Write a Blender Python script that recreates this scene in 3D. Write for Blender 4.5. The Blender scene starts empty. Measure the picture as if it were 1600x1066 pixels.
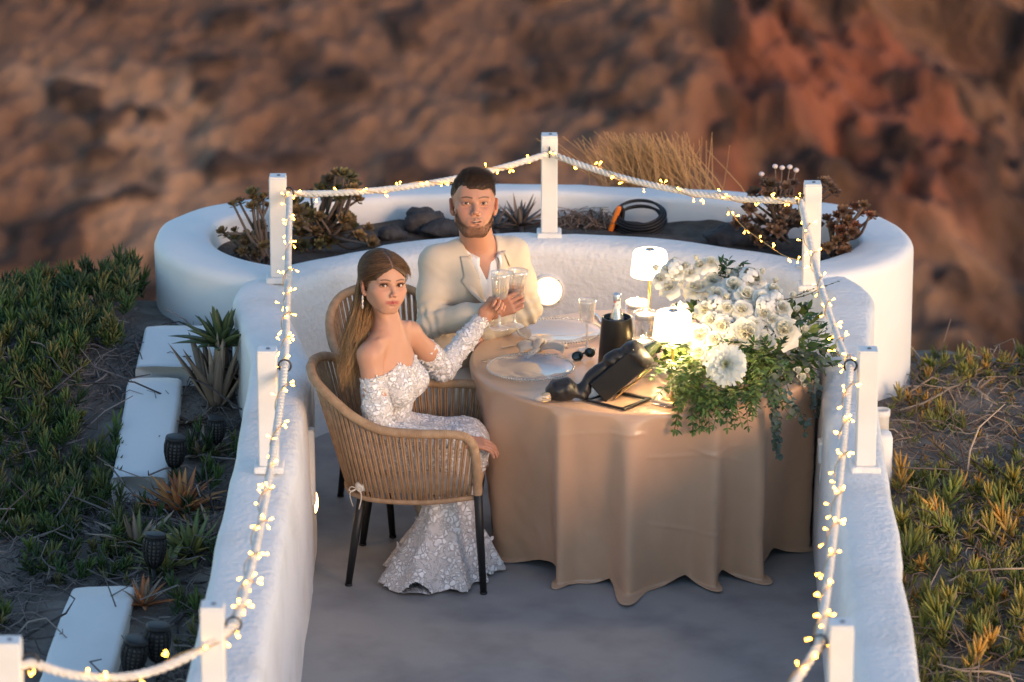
import bpy, math, random
import numpy as np
from mathutils import Vector, Matrix
from mathutils.bvhtree import BVHTree
R = math.radians
S = bpy.context.scene
COL = S.collection
# ------------------------------------------------------------------ camera
PITCH = R(17.7); CX, CY, CZ = -0.525, -14.065, 5.267; FPX = 6000.0
cam_d = bpy.data.cameras.new('camera'); cam = bpy.data.objects.new('camera', cam_d); COL.objects.link(cam)
cam.location = (CX, CY, CZ); cam.rotation_euler = (R(90) - PITCH, 0, 0)
cam_d.sensor_width = 36; cam_d.lens = FPX / 1600 * 36; cam_d.clip_end = 2000; cam_d.clip_start = 0.1
cam_d.dof.use_dof = True; cam_d.dof.focus_distance = 14.75; cam_d.dof.aperture_fstop = 3.0
S.camera = cam
# ------------------------------------------------------------------ sky and sun
SUN_EL, SUN_AZ = R(11), R(140)          # azimuth clockwise from +Y: behind the camera on its right
W = bpy.data.worlds.new('World'); S.world = W; W.use_nodes = True
nt = W.node_tree; bgn = nt.nodes['Background']
sky = nt.nodes.new('ShaderNodeTexSky'); sky.sky_type = 'NISHITA'; sky.sun_disc = False
sky.sun_elevation = SUN_EL; sky.sun_rotation = SUN_AZ; sky.air_density = 1.0; sky.dust_density = 0.3; sky.ozone_density = 1.7
nt.links.new(sky.outputs[0], bgn.inputs[0]); bgn.inputs[1].default_value = 0.15
sun_d = bpy.data.lights.new('sun', 'SUN'); sun = bpy.data.objects.new('sun', sun_d); COL.objects.link(sun)
sun_d.energy = 1.15; sun_d.angle = R(20); sun_d.color = (1.0, 0.57, 0.32)
sd = Vector((math.sin(SUN_AZ) * math.cos(SUN_EL), math.cos(SUN_AZ) * math.cos(SUN_EL), math.sin(SUN_EL)))
sun.rotation_euler = sd.to_track_quat('Z', 'Y').to_euler(); sun.location = (6, -8, 6)
S.view_settings.view_transform = 'Standard'; S.view_settings.look = 'None'
S.view_settings.exposure = 1.05; S.view_settings.gamma = 1.0; S.view_settings.use_curve_mapping = False
S.render.engine = 'CYCLES'
cy = S.cycles
cy.use_denoising = True; cy.max_bounces = 10; cy.transparent_max_bounces = 16; cy.transmission_bounces = 10
cy.caustics_reflective = False; cy.caustics_refractive = False; cy.sample_clamp_indirect = 4.0
cy.use_adaptive_sampling = True; cy.adaptive_threshold = 0.01
# ------------------------------------------------------------------ pixels to points
FW = np.array([0, math.cos(PITCH), -math.sin(PITCH)]); UPV = np.array([0, math.sin(PITCH), math.cos(PITCH)])
def ray(px, py):
    return FW + np.array([1.0, 0, 0]) * (px - 800) / FPX - UPV * (py - 533) / FPX
def U(px, py, z=None, Y=None, x=None):
    d = ray(px, py); c = np.array([CX, CY, CZ])
    if z is not None: t = (z - CZ) / d[2]
    elif Y is not None: t = (Y - CY) / d[1]
    else: t = (x - CX) / d[0]
    return c + d * t
def proj(p):
    v = np.asarray(p, float) - np.array([CX, CY, CZ]); dz = v @ FW
    return 800 + FPX * v[0] / dz, 533 - FPX * (v @ UPV) / dz
rng = np.random.default_rng(7); random.seed(7)
# ------------------------------------------------------------------ numpy noise
_NT = np.random.default_rng(3).random((64, 64, 64)).astype(np.float32)
def vnoise(x, y, z):
    x = np.asarray(x, np.float32); y = np.asarray(y, np.float32) + 0 * x; z = np.asarray(z, np.float32) + 0 * x
    xi = np.floor(x).astype(int); yi = np.floor(y).astype(int); zi = np.floor(z).astype(int)
    fx = x - xi; fy = y - yi; fz = z - zi
    fx = fx * fx * (3 - 2 * fx); fy = fy * fy * (3 - 2 * fy); fz = fz * fz * (3 - 2 * fz)
    def g(a, b, c): return _NT[(xi + a) & 63, (yi + b) & 63, (zi + c) & 63]
    c00 = g(0, 0, 0) * (1 - fx) + g(1, 0, 0) * fx; c10 = g(0, 1, 0) * (1 - fx) + g(1, 1, 0) * fx
    c01 = g(0, 0, 1) * (1 - fx) + g(1, 0, 1) * fx; c11 = g(0, 1, 1) * (1 - fx) + g(1, 1, 1) * fx
    return ((c00 * (1 - fy) + c10 * fy) * (1 - fz) + (c01 * (1 - fy) + c11 * fy) * fz) * 2 - 1
def fbm(x, y, z, o=4, lac=2.03, gain=0.5):
    s = 0; a = 1.0; f = 1.0
    for i in range(o):
        s = s + a * vnoise(x * f + 17.3 * i, y * f + 5.1 * i, z * f + 9.7 * i); a *= gain; f *= lac
    return s
def sstep(a, b, x):
    t = np.clip((x - a) / (b - a), 0, 1); return t * t * (3 - 2 * t)
# ------------------------------------------------------------------ materials
MATS = {}
def lin(r, g, b):
    f = lambda c: (c / 255 / 12.92) if c <= 10 else ((c / 255 + 0.055) / 1.055) ** 2.4
    return (f(r), f(g), f(b))
def pmat(name, col, rough=0.6, col2=None, nscale=6.0, ndet=5.0, lo=0.35, hi=0.65, bump=0.0, bscale=60.0, bdist=0.004,
         metal=0.0, trans=0.0, ior=1.45, emit=None, estr=0.0, sheen=0.0, sss=0.0, coat=0.0, spec=0.5, attr=False, alpha=1.0, aniso=None, rvar=0.0, transl=0.0):
    m = bpy.data.materials.new(name); m.use_nodes = True; MATS[name] = m
    n = m.node_tree.nodes; l = m.node_tree.links; b = n['Principled BSDF']
    b.inputs['Base Color'].default_value = (*col, 1); b.inputs['Roughness'].default_value = rough
    b.inputs['Metallic'].default_value = metal; b.inputs['Transmission Weight'].default_value = trans
    b.inputs['IOR'].default_value = ior; b.inputs['Specular IOR Level'].default_value = spec
    b.inputs['Sheen Weight'].default_value = sheen; b.inputs['Coat Weight'].default_value = coat
    b.inputs['Subsurface Weight'].default_value = sss; b.inputs['Alpha'].default_value = alpha
    if sss:
        b.inputs['Subsurface Radius'].default_value = (1.0, 0.35, 0.2); b.inputs['Subsurface Scale'].default_value = 0.006
    if emit: b.inputs['Emission Color'].default_value = (*emit, 1); b.inputs['Emission Strength'].default_value = estr
    tc = n.new('ShaderNodeTexCoord')
    src = None
    if attr:
        a = n.new('ShaderNodeAttribute'); a.attribute_name = 'Col'; src = a.outputs['Color']
    if col2 is not None:
        t = n.new('ShaderNodeTexNoise'); t.inputs['Scale'].default_value = nscale; t.inputs['Detail'].default_value = ndet
        l.new(tc.outputs['Object'], t.inputs['Vector'])
        mr = n.new('ShaderNodeMapRange'); mr.inputs[1].default_value = lo; mr.inputs[2].default_value = hi
        l.new(t.outputs[0], mr.inputs[0])
        mx = n.new('ShaderNodeMix'); mx.data_type = 'RGBA'; mx.inputs[6].default_value = (*col, 1); mx.inputs[7].default_value = (*col2, 1)
        l.new(mr.outputs[0], mx.inputs[0])
        if src is not None:
            mm = n.new('ShaderNodeMix'); mm.data_type = 'RGBA'; mm.blend_type = 'MULTIPLY'; mm.inputs[0].default_value = 1.0
            l.new(src, mm.inputs[6]); l.new(mx.outputs[2], mm.inputs[7]); src = mm.outputs[2]
        else: src = mx.outputs[2]
        if rvar:
            rr = n.new('ShaderNodeMapRange'); rr.inputs[3].default_value = rough - rvar; rr.inputs[4].default_value = rough + rvar
            l.new(t.outputs[0], rr.inputs[0]); l.new(rr.outputs[0], b.inputs['Roughness'])
    if src is not None: l.new(src, b.inputs['Base Color'])
    if bump:
        t2 = n.new('ShaderNodeTexNoise'); t2.inputs['Scale'].default_value = bscale; t2.inputs['Detail'].default_value = 6
        l.new(tc.outputs['Object'], t2.inputs['Vector'])
        bn = n.new('ShaderNodeBump'); bn.inputs['Strength'].default_value = bump; bn.inputs['Distance'].default_value = bdist
        l.new(t2.outputs[0], bn.inputs['Height']); l.new(bn.outputs[0], b.inputs['Normal'])
    if transl:
        out = n['Material Output']; tl = n.new('ShaderNodeBsdfTranslucent'); ms = n.new('ShaderNodeMixShader'); ms.inputs[0].default_value = transl
        if src is not None: l.new(src, tl.inputs[0])
        else: tl.inputs[0].default_value = (*col, 1)
        l.new(b.outputs[0], ms.inputs[1]); l.new(tl.outputs[0], ms.inputs[2]); l.new(ms.outputs[0], out.inputs[0])
    return m
def thin_glass(name, tint=(1, 1, 1), rough=0.03, ior=1.5, gloss=1.0, body=0.0, bodycol=(.8, .8, .8)):
    """thin-walled glass: mostly see-through, mirror-like towards the edges"""
    m = bpy.data.materials.new(name); m.use_nodes = True; MATS[name] = m; n = m.node_tree.nodes; l = m.node_tree.links
    n.remove(n['Principled BSDF']); out = n['Material Output']
    tr = n.new('ShaderNodeBsdfTransparent'); tr.inputs[0].default_value = (*tint, 1)
    gl = n.new('ShaderNodeBsdfGlossy'); gl.inputs['Roughness'].default_value = rough; gl.inputs[0].default_value = (gloss, gloss, gloss, 1)
    lw = n.new('ShaderNodeLayerWeight'); lw.inputs[0].default_value = .5; pw = n.new('ShaderNodeMath'); pw.operation = 'POWER'; pw.inputs[1].default_value = 3.5; l.new(lw.outputs['Facing'], pw.inputs[0])
    fr = n.new('ShaderNodeMapRange'); fr.inputs[3].default_value = ((ior - 1) / (ior + 1)) ** 2 * 1.3; fr.inputs[4].default_value = .75; l.new(pw.outputs[0], fr.inputs[0])
    mx = n.new('ShaderNodeMixShader'); l.new(fr.outputs[0], mx.inputs[0]); l.new(tr.outputs[0], mx.inputs[1]); l.new(gl.outputs[0], mx.inputs[2]); src = mx
    if body > 0:
        df = n.new('ShaderNodeBsdfDiffuse'); df.inputs[0].default_value = (*bodycol, 1); m2 = n.new('ShaderNodeMixShader'); m2.inputs[0].default_value = body
        l.new(mx.outputs[0], m2.inputs[1]); l.new(df.outputs[0], m2.inputs[2]); src = m2
    l.new(src.outputs[0], out.inputs[0]); return m
# ------------------------------------------------------------------ objects
def tag(o, label=None, cat=None, group=None, kind=None):
    if label: o['label'] = label
    if cat: o['category'] = cat
    if group: o['group'] = group
    if kind: o['kind'] = kind
    return o
def thing(name, label, cat, loc=(0, 0, 0), group=None, rz=0.0):
    o = bpy.data.objects.new(name, None); COL.objects.link(o); o.location = [float(v) for v in loc]
    o.rotation_euler = (0, 0, rz); o.empty_display_size = 0.05
    return tag(o, label, cat, group)
def wloc(o):
    v = np.zeros(3)
    while o is not None: v += np.array(o.location); o = o.parent
    return v
def obj(name, me, parent=None, loc=None):
    o = bpy.data.objects.new(name, me); COL.objects.link(o)
    if parent is not None: o.parent = parent
    if loc is not None: o.location = [float(v) for v in loc]
    return o
def mesh(name, V, F, mat=None, smooth=True, col=None):
    me = bpy.data.meshes.new(name); V = np.asarray(V, np.float64)
    me.from_pydata(V.tolist(), [], F if isinstance(F, list) else F.tolist())
    if mat is not None: me.materials.append(MATS[mat] if isinstance(mat, str) else mat)
    if smooth: me.polygons.foreach_set('use_smooth', np.ones(len(me.polygons), bool))
    if col is not None:
        at = me.color_attributes.new('Col', 'FLOAT_COLOR', 'POINT')
        c = np.ones((len(V), 4), np.float32); c[:, :3] = col; at.data.foreach_set('color', c.ravel())
    me.update(); return me
class MB:
    """collects geometry in world (or local) coordinates and links it as one mesh object"""
    def __init__(s): s.v = []; s.f = []; s.n = 0; s.c = []
    def add(s, V, F, col=None):
        V = np.asarray(V, float); s.v.append(V); s.f += [tuple(int(i) + s.n for i in q) for q in F]; s.n += len(V)
        c = np.ones((len(V), 3), np.float32)
        if col is not None: c[:] = col
        s.c.append(c); return s
    def box(s, c, size, rot=None, bev=0.0, col=None):
        x, y, z = [v / 2 for v in size]
        if bev <= 0:
            V = np.array([[a, b, d] for a in (-x, x) for b in (-y, y) for d in (-z, z)])
            F = [(0, 1, 3, 2), (4, 6, 7, 5), (0, 4, 5, 1), (2, 3, 7, 6), (0, 2, 6, 4), (1, 5, 7, 3)]
        else:
            e = bev; V = []; 
            for k, (zz, q) in enumerate(((-z, e), (-z + e, 0), (z - e, 0), (z, e))):
                for (a, b) in ((-x + q, -y + q + e * (q == 0)), (x - q - e * (q == 0), -y + q), (x - q, y - q - e * (q == 0)), (-x + q + e * (q == 0), y - q)):
                    pass
                V += [(-x + q + e, -y + q, zz), (x - q - e, -y + q, zz), (x - q, -y + q + e, zz), (x - q, y - q - e, zz),
                      (x - q - e, y - q, zz), (-x + q + e, y - q, zz), (-x + q, y - q - e, zz), (-x + q, -y + q + e, zz)]
            V = np.array(V); F = [tuple(range(7, -1, -1)), tuple(range(24, 32))]
            for k in range(3):
                for i in range(8):
                    j = (i + 1) % 8; F.append((k * 8 + i, k * 8 + j, k * 8 + 8 + j, k * 8 + 8 + i))
        if rot is not None: V = V @ np.array(rot).T
        return s.add(V + np.array(c), F, col)
    def tube(s, P, r, n=8, caps=True, closed=False, col=None, flat=1.0, up=None):
        P = np.asarray(P, float); m = len(P); r = np.broadcast_to(np.asarray(r, float), (m,))
        T = np.gradient(P, axis=0) if not closed else np.roll(P, -1, 0) - np.roll(P, 1, 0)
        T /= np.linalg.norm(T, axis=1)[:, None] + 1e-12
        N = np.zeros_like(T)
        u0 = np.array(up if up is not None else (0, 0, 1.0))
        if abs(T[0] @ u0) > 0.95: u0 = np.array([1.0, 0, 0])
        v = u0 - T[0] * (T[0] @ u0); N[0] = v / np.linalg.norm(v)
        for i in range(1, m):
            v = N[i - 1] - T[i] * (T[i] @ N[i - 1]); q = np.linalg.norm(v); N[i] = v / q if q > 1e-9 else N[i - 1]
        B = np.cross(T, N); a = np.linspace(0, 2 * math.pi, n, endpoint=False)
        V = (P[:, None, :] + r[:, None, None] * (np.cos(a)[None, :, None] * N[:, None, :] * flat + np.sin(a)[None, :, None] * B[:, None, :])).reshape(-1, 3)
        F = []
        for i in range(m if closed else m - 1):
            i2 = (i + 1) % m
            for j in range(n):
                k = (j + 1) % n; F.append((i * n + j, i * n + k, i2 * n + k, i2 * n + j))
        if caps and not closed: F += [tuple(range(n - 1, -1, -1)), tuple((m - 1) * n + j for j in range(n))]
        return s.add(V, F, col)
    def lathe(s, prof, n=32, c=(0, 0, 0), rot=None, col=None, rfun=None, caps=False):
        prof = np.asarray(prof, float); a = np.linspace(0, 2 * math.pi, n, endpoint=False); m = len(prof)
        rr = prof[:, 0][:, None] * np.ones(n)[None]
        if rfun is not None: rr = rfun(rr, prof[:, 1][:, None] + 0 * rr, a[None] + 0 * rr)
        V = np.stack([rr * np.cos(a), rr * np.sin(a), prof[:, 1][:, None] + 0 * rr], -1).reshape(-1, 3)
        F = [(i * n + j, i * n + (j + 1) % n, (i + 1) * n + (j + 1) % n, (i + 1) * n + j) for i in range(m - 1) for j in range(n)]
        if caps: F += [tuple(range(n - 1, -1, -1)), tuple((m - 1) * n + j for j in range(n))]
        if rot is not None: V = V @ np.array(rot).T
        return s.add(V + np.array(c), F, col)
    def sphere(s, c, r, nu=12, nv=8, col=None, rot=None):
        r = np.broadcast_to(np.asarray(r, float), (3,)); V = [(0, 0, -1)]
        for i in range(1, nv):
            t = -math.pi / 2 + math.pi * i / nv
            V += [(math.cos(t) * math.cos(2 * math.pi * j / nu), math.cos(t) * math.sin(2 * math.pi * j / nu), math.sin(t)) for j in range(nu)]
        V.append((0, 0, 1)); V = np.array(V) * r; F = []
        for j in range(nu): F.append((0, 1 + (j + 1) % nu, 1 + j))
        for i in range(nv - 2):
            for j in range(nu): k = (j + 1) % nu; F.append((1 + i * nu + j, 1 + i * nu + k, 1 + (i + 1) * nu + k, 1 + (i + 1) * nu + j))
        L = len(V) - 1; b = 1 + (nv - 2) * nu
        for j in range(nu): F.append((b + j, b + (j + 1) % nu, L))
        if rot is not None: V = V @ np.array(rot).T
        return s.add(V + np.array(c), F, col)
    def data(s):
        return np.concatenate(s.v), s.f, np.concatenate(s.c)
    def build(s, name, mat, parent=None, smooth=True, loc=None, world=True, usecol=False):
        V, F, C = s.data()
        if parent is not None and world: V = V - wloc(parent)
        if parent is None and loc is not None: V = V - np.asarray(loc, float)
        me = mesh(name, V, F, mat, smooth, C if usecol else None)
        o = obj(name, me, parent, loc if parent is None else None)
        return o
def autosmooth(o, ang=35):
    me = o.data; bm = __import__('bmesh').new(); bm.from_mesh(me)
    for e in bm.edges:
        if len(e.link_faces) == 2 and e.calc_face_angle(0) > R(ang): e.smooth = False
    bm.to_mesh(me); bm.free(); return o
def rotz(a): return np.array([[math.cos(a), -math.sin(a), 0], [math.sin(a), math.cos(a), 0], [0, 0, 1.0]])
def rotx(a): return np.array([[1, 0, 0], [0, math.cos(a), -math.sin(a)], [0, math.sin(a), math.cos(a)]])
def roty(a): return np.array([[math.cos(a), 0, math.sin(a)], [0, 1, 0], [-math.sin(a), 0, math.cos(a)]])
def zto(d):
    """rotation matrix taking +Z to direction d"""
    return np.array(Vector(d).to_track_quat('Z', 'Y').to_matrix())
def spline(P, n):
    """Catmull-Rom through points"""
    P = np.asarray(P, float); Q = np.vstack([2 * P[0] - P[1], P, 2 * P[-1] - P[-2]]); m = len(P) - 1
    t = np.linspace(0, m, n); i = np.minimum(t.astype(int), m - 1); f = (t - i)[:, None]
    a, b, c, d = Q[i], Q[i + 1], Q[i + 2], Q[i + 3]
    return 0.5 * ((2 * b) + (c - a) * f + (2 * a - 5 * b + 4 * c - d) * f ** 2 + (3 * b - 3 * c + d - a) * f ** 3)
def resample(P, step):
    P = np.asarray(P, float); L = np.r_[0, np.cumsum(np.linalg.norm(np.diff(P, axis=0), axis=1))]
    n = max(2, int(L[-1] / step) + 1); t = np.linspace(0, L[-1], n)
    return np.stack([np.interp(t, L, P[:, k]) for k in range(3)], 1)
# ------------------------------------------------------------------ signed distance modelling
class SDF:
    def __init__(s, lo, hi, h):
        s.lo = np.array(lo, float); s.h = h; s.n = np.ceil((np.array(hi) - s.lo) / h).astype(int) + 1
        s.d = np.full(tuple(s.n), 1.0, np.float32)
        s.ax = [(s.lo[i] + h * np.arange(s.n[i])).astype(np.float32) for i in range(3)]
    def region(s, lo, hi):
        a = np.clip(np.floor((np.array(lo) - s.lo) / s.h).astype(int), 0, s.n); b = np.clip(np.ceil((np.array(hi) - s.lo) / s.h).astype(int) + 1, 0, s.n)
        if np.any(b <= a): return None, None
        sl = tuple(slice(a[i], b[i]) for i in range(3))
        X = s.ax[0][sl[0]][:, None, None]; Y = s.ax[1][sl[1]][None, :, None]; Z = s.ax[2][sl[2]][None, None, :]
        return sl, (X, Y, Z)
    def put(s, fn, lo, hi, k=0.0, op='u'):
        m = k + 3 * s.h; sl, P = s.region(np.array(lo) - m, np.array(hi) + m)
        if sl is None: return s
        p = fn(*P).astype(np.float32); d = s.d[sl]
        if op == 's': p = -p; d2 = -d
        if op == 'u':
            if k > 0: q = np.maximum(k - np.abs(d - p), 0) / k; s.d[sl] = np.minimum(d, p) - q * q * k * 0.25
            else: s.d[sl] = np.minimum(d, p)
        elif op == 's':
            if k > 0: q = np.maximum(k - np.abs(d - p), 0) / k; s.d[sl] = np.maximum(d, p) + q * q * k * 0.25
            else: s.d[sl] = np.maximum(d, p)
        return s
    def cone(s, a, b, r1, r2, k=0.0, op='u'):
        a = np.array(a, float); b = np.array(b, float); ba = b - a; L2 = float(ba @ ba) + 1e-12
        def fn(X, Y, Z):
            t = np.clip(((X - a[0]) * ba[0] + (Y - a[1]) * ba[1] + (Z - a[2]) * ba[2]) / L2, 0, 1)
            return np.sqrt((X - a[0] - t * ba[0]) ** 2 + (Y - a[1] - t * ba[1]) ** 2 + (Z - a[2] - t * ba[2]) ** 2) - (r1 + (r2 - r1) * t)
        r = max(r1, r2); return s.put(fn, np.minimum(a, b) - r, np.maximum(a, b) + r, k, op)
    def ell(s, c, r, M=None, k=0.0, op='u'):
        c = np.array(c, float); r = np.array(r, float); M = np.eye(3) if M is None else np.array(M)
        def fn(X, Y, Z):
            x, y, z = X - c[0], Y - c[1], Z - c[2]
            u = [(M[0, i] * x + M[1, i] * y + M[2, i] * z) for i in range(3)]
            k0 = np.sqrt(sum((u[i] / r[i]) ** 2 for i in range(3))); k1 = np.sqrt(sum((u[i] / r[i] ** 2) ** 2 for i in range(3))) + 1e-9
            return k0 * (k0 - 1) / k1
        e = np.abs(M) @ r; return s.put(fn, c - e, c + e, k, op)
    def chain(s, pts, k=0.0, op='u'):
        for (a, ra), (b, rb) in zip(pts[:-1], pts[1:]): s.cone(a, b, ra, rb, k, op)
        return s
    def noise(s, fn):
        sl, P = s.region(s.lo, s.lo + s.n * s.h); b = np.abs(s.d) < 0.03
        i = np.nonzero(b); s.d[i] += fn(s.ax[0][i[0]], s.ax[1][i[1]], s.ax[2][i[2]]).astype(np.float32); return s
    def mesh(s):
        f = s.d; g = f < 0; nx, ny, nz = f.shape
        c = np.zeros((nx - 1, ny - 1, nz - 1), np.uint8)
        for dx in (0, 1):
            for dy in (0, 1):
                for dz in (0, 1): c += g[dx:nx - 1 + dx, dy:ny - 1 + dy, dz:nz - 1 + dz]
        act = (c > 0) & (c < 8); I = np.argwhere(act); n = len(I)
        idx = np.full(act.shape, -1, np.int64); idx[act] = np.arange(n)
        cor = [(a, b, e) for a in (0, 1) for b in (0, 1) for e in (0, 1)]
        val = {q: f[I[:, 0] + q[0], I[:, 1] + q[1], I[:, 2] + q[2]] for q in cor}
        acc = np.zeros((n, 3)); cnt = np.zeros(n)
        for a in cor:
            for ax in range(3):
                if a[ax] == 1: continue
                b = list(a); b[ax] = 1; b = tuple(b); va, vb = val[a], val[b]; m = (va < 0) != (vb < 0)
                t = np.where(m, va / np.where(m, va - vb, 1), 0); p = np.tile(np.array(a, float), (n, 1)); p[:, ax] = t
                acc += p * m[:, None]; cnt += m
        V = (I + acc / np.maximum(cnt, 1)[:, None]) * s.h + s.lo; F = []
        for ax in range(3):
            sl0 = [slice(None)] * 3; sl1 = [slice(None)] * 3; sl0[ax] = slice(0, -1); sl1[ax] = slice(1, None)
            o = [q for q in range(3) if q != ax]
            ch = g[tuple(sl0)] != g[tuple(sl1)]; E = np.argwhere(ch)
            ok = (E[:, o[0]] > 0) & (E[:, o[1]] > 0) & (E[:, o[0]] < f.shape[o[0]] - 1) & (E[:, o[1]] < f.shape[o[1]] - 1); E = E[ok]
            ins = g[E[:, 0], E[:, 1], E[:, 2]]
            def cell(d0, d1):
                q = E.copy(); q[:, o[0]] += d0; q[:, o[1]] += d1; return idx[q[:, 0], q[:, 1], q[:, 2]]
            Q = np.stack([cell(-1, -1), cell(0, -1), cell(0, 0), cell(-1, 0)], 1)
            flip = ins if ax != 1 else ~ins
            Q[~flip] = Q[~flip][:, ::-1]; F.append(Q)
        return V, np.concatenate(F)
# ================================================================== materials of the setting
pmat('plaster', (0.80, 0.795, 0.785), 0.75, (0.66, 0.645, 0.62), 3.2, 8, 0.50, 0.78, bump=0.75, bscale=38, bdist=0.012)
pmat('plaster_smooth', (0.80, 0.795, 0.785), 0.7, (0.71, 0.70, 0.68), 2.0, 6, 0.5, 0.85, bump=0.35, bscale=20, bdist=0.008)
pmat('floor_paint', (0.345, 0.335, 0.33), 0.5, (0.235, 0.23, 0.232), 3.6, 11, 0.44, 0.70, bump=0.3, bscale=9, bdist=0.006, rvar=0.12)
pmat('post_paint', (0.78, 0.775, 0.76), 0.45, (0.72, 0.715, 0.70), 9, 4, bump=0.08, bscale=90)
pmat('metal_dark', (0.05, 0.05, 0.055), 0.4, metal=0.6)
pmat('screw', (0.25, 0.25, 0.27), 0.4, metal=0.9)
pmat('rope_white', (0.76, 0.73, 0.68), 0.9, (0.62, 0.59, 0.54), 30, 4, bump=0.5, bscale=300, bdist=0.002, sheen=0.3)
pmat('wire', (0.55, 0.36, 0.14), 0.4, metal=0.6)
pmat('bulb', (1, 0.75, 0.4), 0.3, emit=(1.0, 0.46, 0.042), estr=11)
pmat('lamp_lens', (1, 0.9, 0.75), 0.3, emit=(1.0, 0.58, 0.20), estr=4)
pmat('lamp_body', (0.80, 0.78, 0.74), 0.35)
pmat('soil', (0.075, 0.055, 0.042), 0.95, (0.13, 0.10, 0.08), 14, 6, bump=0.8, bscale=60, bdist=0.02)
pmat('pipe', (0.72, 0.71, 0.69), 0.4, (0.55, 0.5, 0.44), 12, 4, 0.55, 0.8)
# ------------------------------------------------------------------ far hillside
def bush_h(X, L, z0): return sstep(.36, .75, fbm(X * .80 + 31, L * 1.05, z0 + 3.1, 2))
def build_hillside():
    xs = np.concatenate([np.linspace(-70, -18, 60), np.linspace(-17.6, 18.6, 260), np.linspace(19.5, 70, 60)])
    vs = np.concatenate([np.linspace(0, .10, 12), np.linspace(.102, .38, 230), np.linspace(.39, 1, 40)])
    X, Vv = np.meshgrid(xs, vs)
    Y = 62 + 95 * Vv; Z = -36 + 62 * Vv; L = Vv * 113.0; h = (Vv - .17) / .12      # L metres up the slope, h: 0 foot of view, 1 top
    n = np.array([0, -0.55, 0.835]); z0 = 0 * X
    w1 = 1.1 * fbm(X * .09 + 11, L * .09, z0 + 3.3, 3); w2 = 1.1 * fbm(X * .09 + 51, L * .09, z0 + 7.3, 3); Xo = X; X = X + w1; L = L + w2
    Q = L + .55 * X                                                                # beds dip to the side
    a = fbm(X * .06 + 3, L * .06, z0 + 1.7, 3)
    gully = fbm(X * .16 + L * .05, L * .10, z0 + 4, 4)
    rid = 1 - np.abs(fbm(X * .22, Q * .34, z0 + 8, 4, 2.1, .55))
    rock = np.maximum(fbm(X * .75, L * .85, z0 + 2, 3) - .15, 0)
    fine = fbm(X * 1.9, L * 1.9, z0 + 6, 3)
    X0 = Xo; cliff = sstep(2.5, 7, X0) * sstep(.25, .6, h)
    rough = .26 + .74 * sstep(-3, 5, X0); D = 1.6 * a + rough * (.9 * gully + .75 * (rid - .6) * (1 + 1.8 * cliff) + .8 * rock) + .14 * fine
    D = D + .35 * bush_h(X, L, z0); P = np.stack([Xo + z0, Y + n[1] * D, Z + n[2] * D], -1)
    # earth colours of the slope: brown tuff, pale ash, dark patches, rust bands
    base = np.array([0.150, 0.081, 0.053]); tan = np.array([0.285, 0.172, 0.112]); dark = np.array([0.036, 0.022, 0.019]); red = np.array([0.215, 0.064, 0.036])
    t = sstep(-.1, .8, fbm(X * .20 + 9, Q * .30, z0 + 1, 4))[..., None]
    dk = sstep(.22, .8, fbm(X * .34 + 4, Q * .42, z0 + 5.5, 4))[..., None]
    bush = sstep(.36, .56, fbm(X * .80 + 31, L * 1.05, z0 + 3.1, 2))[..., None]
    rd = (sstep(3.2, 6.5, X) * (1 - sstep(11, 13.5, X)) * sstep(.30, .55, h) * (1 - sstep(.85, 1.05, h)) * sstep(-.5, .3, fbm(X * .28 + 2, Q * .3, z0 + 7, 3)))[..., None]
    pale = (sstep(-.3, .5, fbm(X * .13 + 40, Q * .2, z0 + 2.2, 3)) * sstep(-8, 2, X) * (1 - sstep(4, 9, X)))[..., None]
    dark_foot = (sstep(7, 12, X) * (1 - sstep(.2, .55, h)))[..., None]  # slope colour darker towards the lower right
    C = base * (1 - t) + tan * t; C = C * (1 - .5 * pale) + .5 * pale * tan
    C = C * (1 - .75 * rd) + .75 * rd * red; C = C * (1 - .65 * dk) + .65 * dk * dark; C = C * (1 - .9 * bush) + .9 * bush * dark; C = C * (1 - .5 * dark_foot) + .5 * dark_foot * dark
    C = C * (1 + .22 * fine[..., None])
    r, c = X.shape; I = np.arange(r * c).reshape(r, c)
    F = np.stack([I[:-1, :-1], I[:-1, 1:], I[1:, 1:], I[1:, :-1]], -1).reshape(-1, 4)
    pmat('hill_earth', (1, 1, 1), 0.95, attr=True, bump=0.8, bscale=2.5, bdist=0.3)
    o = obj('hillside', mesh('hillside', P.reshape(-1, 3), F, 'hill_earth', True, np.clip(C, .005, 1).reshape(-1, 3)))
    tag(o, kind='structure')
build_hillside()
# ------------------------------------------------------------------ near ground: the ridge that carries the terrace
def strip_z(y): return np.interp(y, [-4, -1.2, -.15, .45, .85, 1.3, 1.8], [.10, .15, .23, .36, .44, .46, .40])
def ground_z(x, y):
    x = np.asarray(x, float); y = np.asarray(y, float)
    z = -.02 + .05 * fbm(x * 1.3, y * 1.3, 0 * x + 2.5, 3) + .02 * fbm(x * 5, y * 5, 0 * x + 1, 3)
    left = sstep(-1.40, -1.56, x); z = z + left * (strip_z(y) - .07 * np.clip(-2.2 - x, 0, 9))
    z = z + .13 * sstep(.8, 1.0, x) - .10 * np.clip(x - 1.4, 0, 9)
    inside = sstep(-1.55, -1.35, x) * (1 - sstep(.6, .8, x)); z = z * (1 - inside) - .12 * inside
    e = 1.75 + .12 * vnoise(x * 1.1, 0 * x, 0 * x) + .25 * sstep(.5, 1.4, x)
    drop = np.clip(y - e, 0, 99); z = z - drop * 1.05 * sstep(0, .35, drop)
    return z
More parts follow.
